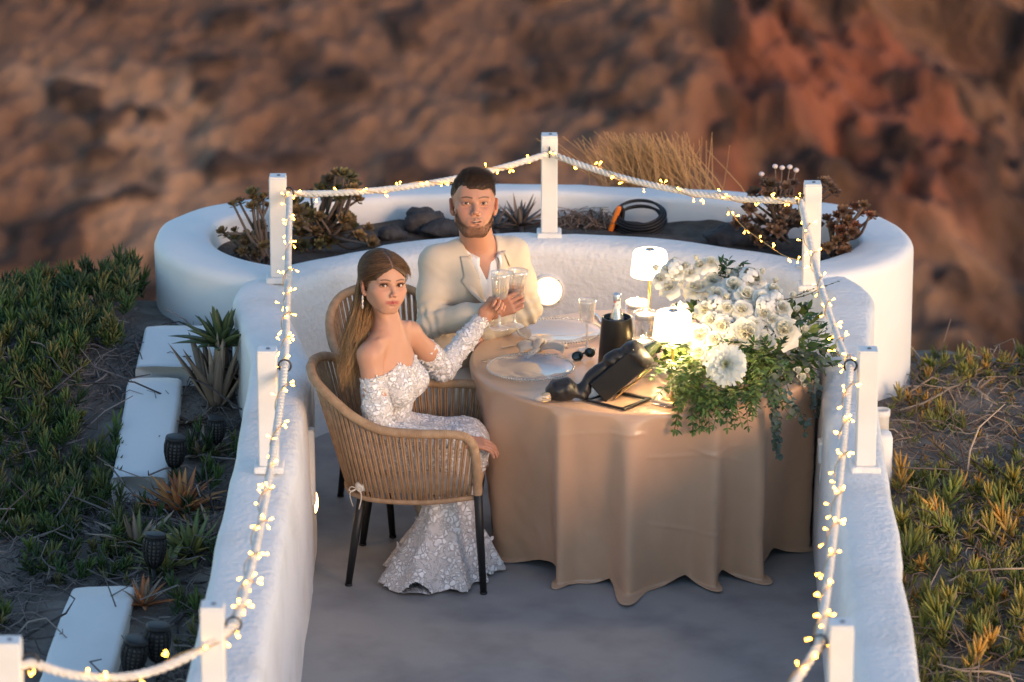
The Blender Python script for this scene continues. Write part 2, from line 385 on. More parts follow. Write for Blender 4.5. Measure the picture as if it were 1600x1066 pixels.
def build_ground():
    xs = np.concatenate([np.linspace(-24, -3.2, 22), np.linspace(-3, 3, 150), np.linspace(3.2, 24, 22)])
    ys = np.concatenate([np.linspace(-20, -5.2, 16), np.linspace(-5, 3.2, 190), np.linspace(3.4, 28, 30)])
    X, Y = np.meshgrid(xs, ys); Z = ground_z(X, Y); Z = np.maximum(Z, -30)
    r, c = X.shape; I = np.arange(r * c).reshape(r, c)
    F = np.stack([I[:-1, :-1], I[:-1, 1:], I[1:, 1:], I[1:, :-1]], -1).reshape(-1, 4)
    pmat('dry_earth', (0.15, 0.125, 0.108), 0.95, (0.27, 0.235, 0.205), 7, 8, 0.4, 0.7, bump=1.0, bscale=30, bdist=0.03)
    tag(obj('ground', mesh('ground', np.stack([X, Y, Z], -1).reshape(-1, 3), F, 'dry_earth')), kind='structure')
build_ground()
# ------------------------------------------------------------------ terrace floor and walls
H = 0.70
def inner_edge():
    L = [(-1.293, y) for y in np.linspace(-8, -.25, 60)]
    L += [tuple(p[:2]) for p in spline([(-1.293, -.2, 0), (-1.31, .1, 0), (-1.375, .45, 0), (-1.455, .80, 0)], 14)][1:]
    A = []
    cx, cyy, a, b = -.355, .84, 1.10, .725
    for t in np.linspace(math.pi, 0, 60): A.append((cx + a * math.cos(t), cyy + b * math.sin(t)))
    Rr = [tuple(p[:2]) for p in spline([(.745, .80, 0), (.70, .45, 0), (.672, .2, 0), (.660, 0, 0)], 14)]
    Rr += [(.665 + .042 * (y - .1), y) for y in np.linspace(-.1, -8, 60)]
    return np.array(L[:-1] + A[0:] + Rr[1:])
IE = inner_edge()
def rib_wall(I, O, h, rin, rout, zb_in, zb_out, batter=.02, wob=.010, seed=0.0):
    """sweep a rounded wall section between an inner and an outer plan line"""
    m = len(I); V = []
    for i in range(m):
        p = np.array(I[i]); q = np.array(O[i]); d = q - p; w = np.linalg.norm(d); d /= w
        hh = h + .010 * float(vnoise(p[0] * 1.7 + seed, p[1] * 1.7, 3.0)); sec = [(-batter, zb_in), (-batter * .7, zb_in + (hh - zb_in) * .35), (-batter * .3, hh - rin - .1)]
        for t in np.linspace(0, math.pi / 2, 7): sec.append((rin * (1 - math.cos(t)), hh - rin + rin * math.sin(t)))
        for t in np.linspace(.2, .8, 4): sec.append((rin + (w - rin - rout) * t, hh + .004))
        for t in np.linspace(math.pi / 2, 0, 6): sec.append((w - rout + rout * math.cos(t), hh - rout + rout * math.sin(t)))
        sec += [(w, hh * .55), (w + .01, zb_out)]
        for (u, z) in sec:
            c = p + d * u; k = wob * float(fbm(c[0] * 2.6 + seed, c[1] * 2.6, z * 3.5, 3)); V.append((c[0] + d[0] * k, c[1] + d[1] * k, z + .6 * k * (z > zb_in + .05)))
    n = len(sec); F = [(i * n + j, (i + 1) * n + j, (i + 1) * n + j + 1, i * n + j + 1) for i in range(m - 1) for j in range(n - 1)]
    F = [q[::-1] for q in F]
    F += [tuple(range(n)), tuple((m - 1) * n + j for j in range(n - 1, -1, -1))]
    return np.array(V), F
def outer_of(I):
    T = np.gradient(I, axis=0); T /= np.linalg.norm(T, axis=1)[:, None]; N = np.stack([-T[:, 1], T[:, 0]], 1)   # left of travel: outwards
    y = I[:, 1]; w = np.where(I[:, 0] < -.4, .235, .20); w = w - .03 * sstep(.2, .9, y) * (I[:, 0] < -1.0)
    return I + N * w[:, None]
OE = outer_of(IE)
V, F = rib_wall(IE, OE, H, .060, .035, -.06, -.30, .022)
pw = obj('parapet_wall', mesh('parapet_wall', V - [-.355, .84, 0], F, 'plaster'), loc=(-.355, .84, 0))
tag(pw, 'white stucco parapet wall curving round the end of the terrace behind the couple', 'wall')
# planter ring round the back
def sup(t, cx, cyy, a, b, e=2.35):
    c, s = math.cos(t), math.sin(t)
    return (cx + a * math.copysign(abs(c) ** (2 / e), c), cyy + b * math.copysign(abs(s) ** (2 / e), s))
RC = (-.43, 1.70)
ts = np.linspace(R(180 + 52), R(-46), 150); tn = np.linspace(R(180 + 44), R(-40), 150)
RO = np.array([sup(t, RC[0], RC[1], 1.62, .83) for t in ts]); RI = np.array([sup(t, RC[0], RC[1], 1.62 - .24, .83 - .18, 2.2) for t in tn])
V, F = rib_wall(RI, RO, H + .015, .030, .05, .30, -1.5, 0.0, .012, 5.0)
pr = obj('planter_wall', mesh('planter_wall', V - [RC[0], RC[1], 0], F, 'plaster_smooth'), loc=(RC[0], RC[1], 0))
tag(pr, 'broad white curved planter wall wrapping around behind the parapet', 'planter wall')
# soil in the planter
def soil_z(x, y): return .60 + .03 * fbm(x * 3, y * 3, 0 * np.asarray(x) + 2, 3)
def build_soil():
    xs = np.linspace(-1.95, 1.1, 90); ys = np.linspace(.95, 2.45, 50); X, Y = np.meshgrid(xs, ys)
    k = (np.abs((X - RC[0]) / 1.5) ** 2.2 + np.abs((Y - RC[1]) / .74) ** 2.2) < 1
    k &= ~((((X + .355) / 1.16) ** 2 + ((Y - .84) / .78) ** 2 < 1) & (Y > .84)); k &= ~((Y <= .84) & (np.abs(X + .355) < 1.2))
    Z = soil_z(X, Y)
    I = np.arange(X.size).reshape(X.shape); q = k[:-1, :-1] & k[1:, :-1] & k[1:, 1:] & k[:-1, 1:]
    F = np.stack([I[:-1, :-1], I[:-1, 1:], I[1:, 1:], I[1:, :-1]], -1)[q]
    me = mesh('planter_soil', np.stack([X, Y, Z], -1).reshape(-1, 3), F, 'soil'); tag(obj('planter_soil', me), kind='structure')
build_soil()
# floor slab
V = [(IE[i, 0], IE[i, 1], 0) for i in range(len(IE))]
fo = obj('terrace_floor', mesh('terrace_floor', [(-1.36, -8, 0), (.72, -8, 0), (.80, .6, 0), (.80, 1.1, 0), (.3, 1.66, 0), (-1.0, 1.66, 0), (-1.5, 1.1, 0), (-1.5, .6, 0)], [tuple(range(8))], 'floor_paint', False))
tag(fo, kind='structure')
# low white kerb in the planting on the left, in three blocks
def kerb(y0, y1, top, w=.26, x0=-2.02, dx=0.0, top2=None):
    n = 14; ys = np.linspace(y0, y1, n); top2 = top if top2 is None else top2; I = [(x0 + w / 2 + dx * (t - y0), t) for t in ys]; O = [(x0 - w / 2 + dx * (t - y0), t) for t in ys]
    V, F = rib_wall(I, O, top, .02, .02, -.3, -.4, 0, .010, y0); k = sstep(.0, .05, V[:, 2] - top + .1); V[:, 2] += k * (top2 - top) * np.clip((V[:, 1] - y0) / (y1 - y0), 0, 1)
    b = (x0, (y0 + y1) / 2, 0); return obj('kerb_block', mesh('kerb_block', V - np.array(b), F, 'plaster_smooth'), loc=b)
tag(kerb(.66, 1.02, .45, .34, -1.87, .0, .52), 'white kerb block at the foot of the planter wall beneath the green aloe', 'kerb')
tag(kerb(-.16, .60, .275, .22, -1.955, .0, .42), 'white kerb block beside the single black torch, twigs over its far end', 'kerb')
tag(kerb(-3.6, -1.12, .17, .24, -2.03, .01, .20), 'long white kerb block beside the pair of black torches', 'kerb')
def US(px, py, dz=0.0):
    z = .2
    for _ in range(12): q = U(px, py, z); z = .5 * z + .5 * (float(ground_z(q[0], q[1])) + dz)
    return U(px, py, z)
# ------------------------------------------------------------------ posts
PH = .42; PW = .070
posts = {}
def post(key, px, py, z, label, ring_side, ang=0.0, base=True):
    p = U(px, py, z); x, y = p[0], p[1]
    t = thing('rope_post', label, 'post', (x, y, H + .004), 'white posts along the parapet', ang)
    m = MB(); m.box((0, 0, .022 + PH / 2), (PW, PW, PH), bev=.004); m.build('shaft', 'post_paint', t, smooth=False, world=False)
    m = MB(); m.box((0, 0, .0105), (PW + .035, PW + .03, .025), bev=.004); m.build('base', 'plaster', t, smooth=False, world=False)
    m = MB(); m.box((0, 0, .022 + PH + .003), (PW - .004, PW - .004, .006), bev=.001); m.build('cap', 'post_paint', t, smooth=False, world=False)
    m = MB(); m.lathe([(0, .004), (.006, .004), (.008, 0)], 10, (0.004, 0, .022 + PH + .006)); m.build('screw', 'screw', t, world=False)
    rs = np.array(ring_side, float); c = rs * (PW / 2 + .026) + np.array([0, 0, PH - .035])
    a = np.linspace(0, 2 * math.pi, 20, endpoint=False); e1 = rs; e2 = np.array([0, 0, 1.0])
    m = MB(); m.tube([c + .022 * (math.cos(q) * e1 + math.sin(q) * e2) for q in a], .0035, 6, closed=True)
    m.tube([rs * (PW / 2 - .004) + np.array([0, 0, PH - .035]), c - rs * .021], .0035, 6); m.build('eye_ring', 'metal_dark', t, world=False)
    posts[key] = np.array([x, y, H]) + rotz(ang) @ c
    return t
post('bl', 437, 440, H, 'white square post where planter wall meets the aloe side parapet', (.8, -.6, 0))
post('bc', 858, 370, H, 'white square post at the back of the curve, above the round wall lamp', (0, -1, 0))
post('br', 1266, 452, H, 'white square post beside the aeonium with pale seed heads', (-.8, -.6, 0))
post('ml', 421, 735, H, 'white square post on the parapet beside the woven chair back', (1, 0, 0))
post('mr', 1351, 735, H, 'white square post on the parapet beside trailing eucalyptus and white pipe', (-1, 0, 0))
post('nl', 332, 960, H + PH, 'white square post on the parapet beside the pair of black torches', (1, 0, 0))
post('nr', 1314, 988, H + PH, 'white square post on the parapet opposite the torches, beside orange succulents', (-1, 0, 0))
post('ll', 14, 1016, H + PH, 'white square post standing off the parapet beyond the white kerb', (1, 0, 0))
# the wall under the post that stands left of the kerb
q = posts['ll']; m = MB(); m.box((q[0] - .06, q[1], .26), (.24, 1.3, .88), bev=.03)
o = m.build('stub_wall', 'plaster', loc=(q[0] - .06, q[1], 0)); tag(o, 'short white stub of wall under the post beyond the kerb', 'wall')
# ------------------------------------------------------------------ rope through the eye rings
def sag(a, b, s, n=40):
    t = np.linspace(0, 1, n)[:, None]; P = a * (1 - t) + b * t; P[:, 2] -= (4 * s * t * (1 - t))[:, 0]; return P
end = U(1135, 1150, 0.98)
spans = [(U(-170, 1030, 1.12), posts['ll'], .05), (posts['ll'], posts['nl'], .10), (posts['nl'], posts['ml'], .11), (posts['ml'], posts['bl'], .06), (posts['bl'], posts['bc'], .05),
         (posts['bc'], posts['br'], .055), (posts['br'], posts['mr'], .07), (posts['mr'], posts['nr'], .08), (posts['nr'], end, .06)]
RP = np.concatenate([sag(a, b, s)[:-1] for a, b, s in spans] + [spans[-1][1][None]])
RP = resample(RP, .006)
k = np.ones(9) / 9; RPs = RP.copy()
for c_ in range(3): RPs[4:-4, c_] = np.convolve(RP[:, c_], k, 'valid')
RP = RPs
def frame(P):
    T = np.gradient(P, axis=0); T /= np.linalg.norm(T, axis=1)[:, None]; N = np.zeros_like(T); u = np.array([0, 0, 1.0])
    v = u - T[0] * (T[0] @ u); N[0] = v / np.linalg.norm(v)
    for i in range(1, len(P)):
        v = N[i - 1] - T[i] * (T[i] @ N[i - 1]); N[i] = v / np.linalg.norm(v)
    return T, N, np.cross(T, N)
T_, N_, B_ = frame(RP); Ls = np.r_[0, np.cumsum(np.linalg.norm(np.diff(RP, axis=0), axis=1))]
rope_root = thing('handrail_rope', 'thick white twisted rope strung from post to post round the terrace', 'rope', RP[len(RP) // 2])
for s in range(3):
    a = Ls / .072 * 2 * math.pi + s * 2 * math.pi / 3
    P = RP + .0068 * (np.cos(a)[:, None] * N_ + np.sin(a)[:, None] * B_)
    m = MB(); m.tube(P, .0074, 7); m.build('strand', 'rope_white', rope_root)
# ------------------------------------------------------------------ fairy lights wound on the rope
def bulb_mesh():
    m = MB(); m.lathe([(.0009, 0), (.0011, .004), (.0020, .006), (.0040, .0130), (.0034, .0148), (0, .015)], 8); V, F, C = m.data()
    return mesh('bulb', V, F, 'bulb')
BM = bulb_mesh(); NB = 0
def fairy(name, label, P, step, wr, seed, wind=.30, off=.034):
    global NB
    g = np.random.default_rng(seed); P = resample(P, .010); T, N, B = frame(P); L = np.arange(len(P)) * .010
    root = thing(name, label, 'string lights', P[len(P) // 2], 'strings of warm fairy lights')
    a = L / wind * 2 * math.pi + 1.2 * vnoise(L * 2.1 + seed, 0 * L, 0 * L); rr = wr * (1 + .35 * vnoise(L * 3.3, 0 * L + seed, 0 * L))
    Wp = P + rr[:, None] * (np.cos(a)[:, None] * N + np.sin(a)[:, None] * B)
    m = MB(); m.tube(Wp, .0017, 5); m.build('wire', 'wire', root)
    o0 = wloc(root); i = 2
    while i < len(P) - 2:
        k = g.integers(1, 3)
        for q in range(k):
            out = Wp[i] - P[i]; out = out / (np.linalg.norm(out) + 1e-9); d = out * .9 + g.normal(0, .75, 3); d /= np.linalg.norm(d)
            s0 = Wp[i]; s1 = s0 + d * g.uniform(.004, off * .6)
            b = obj('bulb', BM, root); b.location = [float(v) for v in (s1 - o0)]; b.rotation_mode = 'QUATERNION'; b.rotation_quaternion = Vector(d).to_track_quat('Z', 'Y'); NB += 1
        i += int(k * step / .010 * g.uniform(.7, 1.3)) + 1
def part_of(a, b, s): return sag(a, b, s)
fairy('fairy_light_string', 'warm fairy lights wound on the rope down the aloe side', np.concatenate([part_of(*spans[i]) for i in (0, 1, 2, 3)]), .044, .0165, 11, off=.028)
fairy('fairy_light_string', 'warm fairy lights wound on the rope across the back, behind the man', np.concatenate([part_of(*spans[i]) for i in (4, 5)]), .044, .0155, 12, off=.026)
fairy('fairy_light_string', 'warm fairy lights wound on the rope down the side with orange succulents', np.concatenate([part_of(*spans[i]) for i in (6, 7, 8)]), .044, .0165, 13, off=.028)
a = U(1135, 325, Y=1.22); b = U(1252, 408, Y=.72)
fairy('fairy_light_string', 'loose strand of fairy lights drooping from the rope above the bouquet', sag(a, b, .035), .045, .003, 14, off=.02)
# ------------------------------------------------------------------ round wall lamps
def bulkhead(c, nrm, r, label):
    t = thing('wall_lamp', label, 'wall lamp', c, 'round bulkhead lamps in the parapet'); M = zto(nrm)
    m = MB(); m.lathe([(r * 1.02, 0), (r * 1.02, .018), (r * .97, .026), (r * .84, .028), (r * .82, .022)], 40, c, M); m.build('housing', 'lamp_body', t)
    m = MB(); m.lathe([(r * .83, .020), (r * .78, .028), (r * .6, .035), (r * .32, .039), (0, .040)], 40, c, M); m.build('lens', 'lamp_lens', t)
    m = MB()
    for q in (45, 135, 225, 315): 
        p = np.array(c) + M @ np.array([r * .91 * math.cos(R(q)), r * .91 * math.sin(R(q)), .028]); m = MB(); m.sphere(p, .0035, 8, 6); m.build('screw', 'screw', t)
    return t
pb = U(856, 456, Y=1.545); bulkhead((pb[0], 1.575, pb[2]), (0, -1, .05), .071, 'round glowing bulkhead lamp on the curved wall beside the man')
bulkhead((-1.305, -.275, .22), (1, 0, .03), .056, 'round glowing bulkhead lamp on the wall behind the woven chair')
# socket box with a hanging cable beside the table, trunking beside the chair, pipe outside the wall
p = U(1266, 705, Y=-.55); p[0] = .655
t = thing('socket_box', 'small white socket box on the wall beside the tablecloth, cable looping below', 'socket', p)
m = MB(); m.box(p + [-.018, 0, 0], (.04, .075, .085), bev=.006); m.build('box', 'post_paint', t, smooth=False)
m = MB(); m.tube(spline([p + [-.025, -.02, -.04], p + [-.03, -.03, -.09], p + [-.03, -.01, -.12], p + [-.025, .02, -.08], p + [-.02, .02, -.04]], 24), .004, 6); m.build('cable', 'post_paint', t)
p = np.array([-1.285, -.40, 0]); t = thing('cable_trunking', 'narrow beige cable trunking running up the wall behind the woven chair', 'trunking', p)
m = MB(); m.box(p + [.0, 0, .41], (.035, .05, .30), bev=.004); m.build('duct', 'pipe', t, smooth=False)
p = U(1378, 640, z=.36); t = thing('vent_pipe', 'open white pipe standing outside the parapet beside the post', 'pipe', (p[0], p[1], 0))
m = MB(); m.lathe([(.030, -.05), (.030, .33), (.034, .335), (.034, .36), (.026, .36), (.026, .1), (0, .1)], 20, (p[0], p[1], 0)); m.build('tube', 'pipe', t)
p = U(1384, 672, z=.36); m = MB(); m.box((p[0] - .01, p[1], .20), (.07, .10, .30), bev=.012); o = m.build('junction_block', 'plaster_smooth', loc=(p[0], p[1], 0)); tag(o, 'small white masonry block outside the parapet below the open pipe', 'block')
# ================================================================== table and everything on it
ZT = .705; ZP = ZT + .0045
pmat('satin', (0.60, 0.365, 0.225), 0.27, (0.55, 0.33, 0.20), 3, 3, bump=0.10, bscale=500, bdist=0.001, sheen=0.15, spec=0.9)
pmat('napkin_satin', (0.56, 0.45, 0.36), 0.35, bump=0.15, bscale=260, bdist=0.002, sheen=0.3)
pmat('black_satin', (0.010, 0.010, 0.012), 0.42, bump=0.2, bscale=120, bdist=0.002, sheen=0.08)
pmat('black_leather', (0.009, 0.009, 0.010), 0.30, bump=0.12, bscale=220, bdist=0.001)
pmat('black_metal', (0.022, 0.021, 0.021), 0.38, metal=0.4, bump=0.05, bscale=400)
pmat('brass', (0.72, 0.50, 0.20), 0.28, metal=1.0)
pmat('steel', (0.62, 0.62, 0.64), 0.22, metal=1.0)
thin_glass('glass', (.97, .97, .965), .04, 2.3, 1.0, .10, (.92, .91, .88))
thin_glass('stem_glass', (.93, .93, .92), .05, 2.2, 1.0, .22, (.92, .91, .88))
thin_glass('plate_glass', (.95, .955, .96), .05, 1.45, .9, .10, (.75, .77, .80))
thin_glass('bead_glass', (.9, .88, .84), .08, 1.7, 1.0, .30, (.8, .76, .7))
thin_glass('water', (.94, .96, .97), .02, 1.33)
thin_glass('wine_rose', (.95, .66, .36), .02, 1.34, 1.0, .12, (.9, .5, .2))
thin_glass('wine_pale', (.97, .90, .74), .02, 1.34)
pmat('bottle_green', (0.016, 0.022, 0.012), 0.12, spec=0.6, coat=0.5)
pmat('foil', (0.55, 0.42, 0.14), 0.35, metal=0.8)
pmat('cap_blue', (0.55, 0.60, 0.68), 0.3, metal=0.6)
pmat('label_paper', (0.80, 0.76, 0.72), 0.6, (0.75, 0.25, 0.18), 60, 2, 0.6, 0.66)
pmat('lamp_shade', (1.0, 0.95, 0.86), 0.5, emit=(1.0, 0.74, 0.40), estr=1.7)
pmat('lamp_white', (0.82, 0.80, 0.76), 0.3)
pmat('wax', (0.88, 0.85, 0.78), 0.5, sss=0.2)
pmat('flame', (1, 0.8, 0.4), 0.5, emit=(1.0, 0.62, 0.22), estr=90)
# ------------------------------------------------------------------ table and cloth
tb = thing('round_table', 'round dining table hidden under the champagne satin cloth', 'table', (-.02, 0, 0))
m = MB(); m.lathe([(0, ZT - .03), (.635, ZT - .03), (.638, ZT - .015), (.635, ZT - .006), (0, ZT - .006)], 64); m.build('table_top', 'black_metal', tb, world=False)
m = MB(); m.lathe([(.045, .02), (.045, ZT - .03)], 24); m.build('column', 'black_metal', tb, world=False)
m = MB(); m.lathe([(0, .03), (.44, .022), (.47, .012), (.47, .0), (0, 0)], 48); m.build('base_plate', 'black_metal', tb, world=False)
def build_cloth():
    # (angle from the camera-facing side, half width, throw, floor lie)
    ridges = [(-112, 9, .04, .01), (-86, 8, .03, .01), (-62, 9, .075, .035), (-29, 3.6, .078, .035), (-23, 6, .02, .01), (-6, 4.4, .100, .095), (0, 7, .03, .02), (22, 3.8, .082, .050), (38, 4.4, .090, .040), (43, 7, .02, .01), (72, 6, .075, .02), (100, 10, .06, .02), (128, 10, .06, .02), (155, 10, .06, .02), (182, 10, .06, .02), (210, 10, .06, .02), (236, 10, .05, .02)]
    N = 520; th = np.linspace(0, 360, N, endpoint=False)
    rid = np.zeros(N); lie = np.zeros(N); core = np.zeros(N)
    for a, w, t, l in ridges:
        d = (th - a + 180) % 360 - 180; g = np.exp(-(d / w) ** 2); rid += t * g; lie += l * np.exp(-np.abs(d / (w * .95)) ** 3); core = np.maximum(core, np.exp(-np.abs(d / (w * 1.5)) ** 3))
    rows = []; R0 = .648
    A = np.radians(th - 90)
    for r in np.concatenate([np.linspace(0.02, .60, 14), np.linspace(.615, .632, 4)]):
        z = ZT + .0012 * fbm(r * np.cos(A) * 6, r * np.sin(A) * 6, 0 * A + 3, 2); rows.append((np.full(N, r), z + .0015))
    for q in np.linspace(0.2, 1, 5): rows.append((np.full(N, .632 + .016 * math.sin(q * math.pi / 2)), np.full(N, ZT + .002 - .016 * (1 - math.cos(q * math.pi / 2)))))
    z1 = ZT - .016; hem = .010 + .034 * (1 - core)
    nr = 86
    for i in range(1, nr + 1):
        t = i / nr; zz = z1 + (hem - z1) * t
        r = R0 - (.075 + .05 * np.exp(-(((th - 270 + 180) % 360 - 180) / 40) ** 2)) * t ** .8 + rid * (t ** .55) * 1.10
        r = r + (.006 * fbm(np.cos(A) * 5, np.sin(A) * 5, zz * 5, 3) + .0026 * fbm(th * .22 + zz * 7, zz * 11, 0 * zz + 2, 3)) * t
        for k, (zc, amp, ph) in enumerate(((.50, .10, .3), (.30, .09, 1.9), (.58, .05, 2.6))):      # pressed-in creases
            c = zc + amp * np.cos(np.radians(th) * 2.6 + ph); fade = sstep(-.2, .4, vnoise(th * .045 + k * 9, 0 * th, 0 * th)); r = r + .0032 * fade * np.exp(-((zz - c) / .0055) ** 2)
        s = .10 * sstep(.45, 1.0, t) * np.interp(th, [0, 350, 352, 355, 360], [0, 0, 0, 0, 0])
        rows.append((r, zz))
    rl, zl = rows[-1]
    for q in (.25, .5, .75, 1.0): rows.append((rl + lie * q, np.maximum(zl * (1 - q) + .004 * q + .010 * np.sin(th * .35) ** 2 * q * (lie > .02), .004) * core + zl * (1 - core)))
    V = [(0, 0, ZT + .0015)]
    for r, z in rows: V += list(zip(r * np.cos(A), r * np.sin(A), z))
    F = [(0, 1 + j, 1 + (j + 1) % N) for j in range(N)]
    for i in range(len(rows) - 1):
        b = 1 + i * N
        F += [(b + j, b + N + j, b + N + (j + 1) % N, b + (j + 1) % N) for j in range(N)]
    V = np.array(V) * [1.03, 1.02, 1] - [.022, 0, 0]; o = obj('tablecloth', mesh('tablecloth', V, F, 'satin')); tag(o, 'champagne satin cloth falling in folds over the round table to the floor', 'tablecloth')
    s = o.modifiers.new('thickness', 'SOLIDIFY'); s.thickness = .002; s.offset = -1
build_cloth()
# ------------------------------------------------------------------ charger plates
def plate(px, py, label):
    p = U(px, py, ZP); t = thing('charger_plate', label, 'plate', p, 'clear beaded charger plates'); r = .165
    m = MB(); m.lathe([(0, .004), (r * .55, .004), (r * .62, .006), (r * .97, .017), (r, .018), (r, .015), (r * .97, .012), (r * .62, .001), (0, .0)], 72, p); m.build('dish', 'plate_glass', t)
    m = MB(); 
    for a in np.linspace(0, 2 * math.pi, 92, endpoint=False): m.sphere(p + [r * math.cos(a), r * math.sin(a), .0175], .0052, 7, 5)
    o = m.build('bead_rim', 'bead_glass', t); tag(o, kind='stuff')
plate(829, 580, 'clear glass charger plate with beaded rim set before the woman')
plate(874, 523, 'clear glass charger plate with beaded rim set before the man')
# ------------------------------------------------------------------ cutlery
def knife(a, b, label, fork=False):
    a = np.array(a); b = np.array(b); d = b - a; L = np.linalg.norm(d); d /= L; n = np.array([-d[1], d[0], 0]); up = np.array([0, 0, 1.0])
    t = thing('fork' if fork else 'table_knife', label, 'cutlery', a)
    def strip(name, us, ws, zs, th):
        m = MB(); V = []
        for u, w, z in zip(us, ws, zs):
            c = a + d * u * L + up * (.003 + z); V += [c - n * w, c + n * w, c + n * w + up * th, c - n * w + up * th]
        F = [(4 * i + k, 4 * i + (k + 1) % 4, 4 * i + 4 + (k + 1) % 4, 4 * i + 4 + k) for i in range(len(us) - 1) for k in range(4)] + [(3, 2, 1, 0), tuple(4 * (len(us) - 1) + k for k in range(4))]
        m.add(V, F); m.build(name, 'steel', t, smooth=False)
    strip('handle', [0, .04, .3, .5], [.003, .0055, .004, .003], [0, 0, .001, .002], .004)
    if fork:
        strip('neck', [.501, .72, .8], [.003, .004, .011], [.002, .003, .003], .003)
        for k in (-1, -.33, .33, 1):
            m = MB(); m.tube([a + d * L * .8 + n * k * .009 + up * .0065, a + d * L * .9 + n * k * .009 + up * .006, a + d * L + n * k * .008 + up * .009], .0014, 5); m.build('tine', 'steel', t)
    else: strip('blade', [.501, .6, .9, 1.0], [.004, .010, .009, .003], [.002, .001, .001, .001], .0015)
knife(U(752, 567, ZP), U(822, 558, ZP), 'steel table knife lying between the beaded plate and the napkin')
knife(U(783, 546, ZP), U(833, 538, ZP), 'steel fork with its handle sticking out from under the napkin', True)
knife(U(926, 489, ZP), U(950, 512, ZP), 'steel table knife lying behind the black wine cooler')
# ------------------------------------------------------------------ knotted napkin
def napkin():
    c = U(842, 551, ZP); t = thing('napkin', 'champagne satin napkin tied in a loose knot between the two plates', 'napkin', c)
    def wing(sx, L, w0, w1, a0, name, lift):
        g = []; d = np.array([math.cos(a0), math.sin(a0), 0]) * sx; n = np.array([-d[1], d[0], 0])
        nu, nv = 16, 15
        for i in range(nu):
            u = i / (nu - 1)
            for j in range(nv):
                v = j / (nv - 1) * 2 - 1; w = w0 + (w1 - w0) * u ** .7
                z = .016 * (1 - abs(v) ** 1.5) + lift * math.sin(u * 2.6) + .007 * math.cos(v * 7 + u * 2) * u ** .5 + .004
                g.append(c + d * (L * u) + n * w * v + [0, 0, max(z, .002)])
        F = [(i * nv + j, i * nv + j + 1, (i + 1) * nv + j + 1, (i + 1) * nv + j) for i in range(nu - 1) for j in range(nv - 1)]
        m = MB(); m.add(g, F); o = m.build(name, 'napkin_satin', t); s = o.modifiers.new('thickness', 'SOLIDIFY'); s.thickness = .0025
    wing(1, .105, .018, .040, R(-14), 'folded_end', .022); wing(-1, .082, .018, .046, R(8), 'folded_end', .024)
    m = MB(); m.tube(spline([c + [-.02, -.035, .004], c + [-.012, -.026, .034], c + [.0, .0, .047], c + [.012, .024, .032], c + [.016, .032, .004]], 20), np.interp(np.linspace(0, 1, 20), [0, .5, 1], [.016, .021, .014]), 12, flat=.6)
    m.tube(spline([c + [-.004, -.030, .026], c + [-.030, -.058, .016], c + [-.052, -.066, .004]], 12), np.linspace(.014, .022, 12), 10, flat=.45)
    m.build('knot', 'napkin_satin', t)
napkin()
# ------------------------------------------------------------------ crystal wine glasses
def goblet(base, axis, label, wine=None, h=.205, sc=1.0):
    base = np.array(base, float); M = zto(axis) * sc; t = thing('wine_glass', label, 'wine glass', base, 'cut crystal wine glasses'); zb = .105
    def cut(rr, zz, aa):
        k = np.clip((zz - zb - .006) / .01, 0, 1) * np.clip((h - .022 - zz) / .01, 0, 1) * (rr > .012); return rr * (1 - .055 * k * np.abs(np.sin(aa * 10)) ** .7)
    prof = [(.004, zb), (.020, zb + .004), (.026, zb + .012), (.0285, zb + .03), (.0315, zb + .06), (.0345, h - .012), (.036, h), (.0347, h), (.033, h - .012), (.0300, zb + .06), (.0268, zb + .03), (.0238, zb + .014), (.016, zb + .0085), (0, zb + .0075)]
    m = MB(); m.lathe(prof, 80, base, M, rfun=cut); m.build('bowl', 'glass', t)
    m = MB(); m.lathe([(0.0042, zb + .001), (.0062, zb - .012), (.0045, zb - .03), (.0038, .045), (.0050, .030), (.0065, .014), (.012, .007), (.034, .0035), (.0355, .002), (.035, .0), (0, 0)], 32, base, M); m.build('stem', 'stem_glass', t)
    if wine:
        m = MB(); m.lathe([(0, zb + .0095), (.015, zb + .0105), (.0222, zb + .016), (.0250, zb + .03), (.0264, zb + .042), (0, zb + .042)], 32, base, M); m.build('wine', wine, t)
goblet(U(917, 547, ZP), (0, 0, 1), 'empty cut crystal wine glass standing beside the black wine cooler')
# ------------------------------------------------------------------ sunglasses
c = U(912, 560, ZP); t = thing('sunglasses', 'folded dark sunglasses lying on the cloth beside the empty crystal glass', 'sunglasses', c)
for s, q in ((-1, .012), (1, .020)):
    o_ = c + np.array([s * .024, s * .010, q]); M = rotz(R(18)) @ rotx(R(62)) @ roty(R(8 * s))
    m = MB(); m.sphere(o_, (.021, .017, .003), 18, 8, rot=M); m.build('lens', 'bottle_green', t)
    m = MB(); a = np.linspace(0, 2 * math.pi, 24, endpoint=False); m.tube([o_ + M @ np.array([.021 * math.cos(k), .017 * math.sin(k), 0]) for k in a], .0022, 6, closed=True); m.build('rim', 'black_leather', t)
m = MB(); m.tube([c + [-.004, -.002, .020], c + [0, 0, .024], c + [.004, .002, .022]], .002, 6); m.build('bridge', 'black_leather', t)
for s in (-1, 1): m = MB(); m.tube(spline([c + [s * .043, s * .018, .015], c + [s * .035, .045, .006], c + [-s * .02, .040, .004]], 14), .0022, 6); m.build('temple', 'black_leather', t)
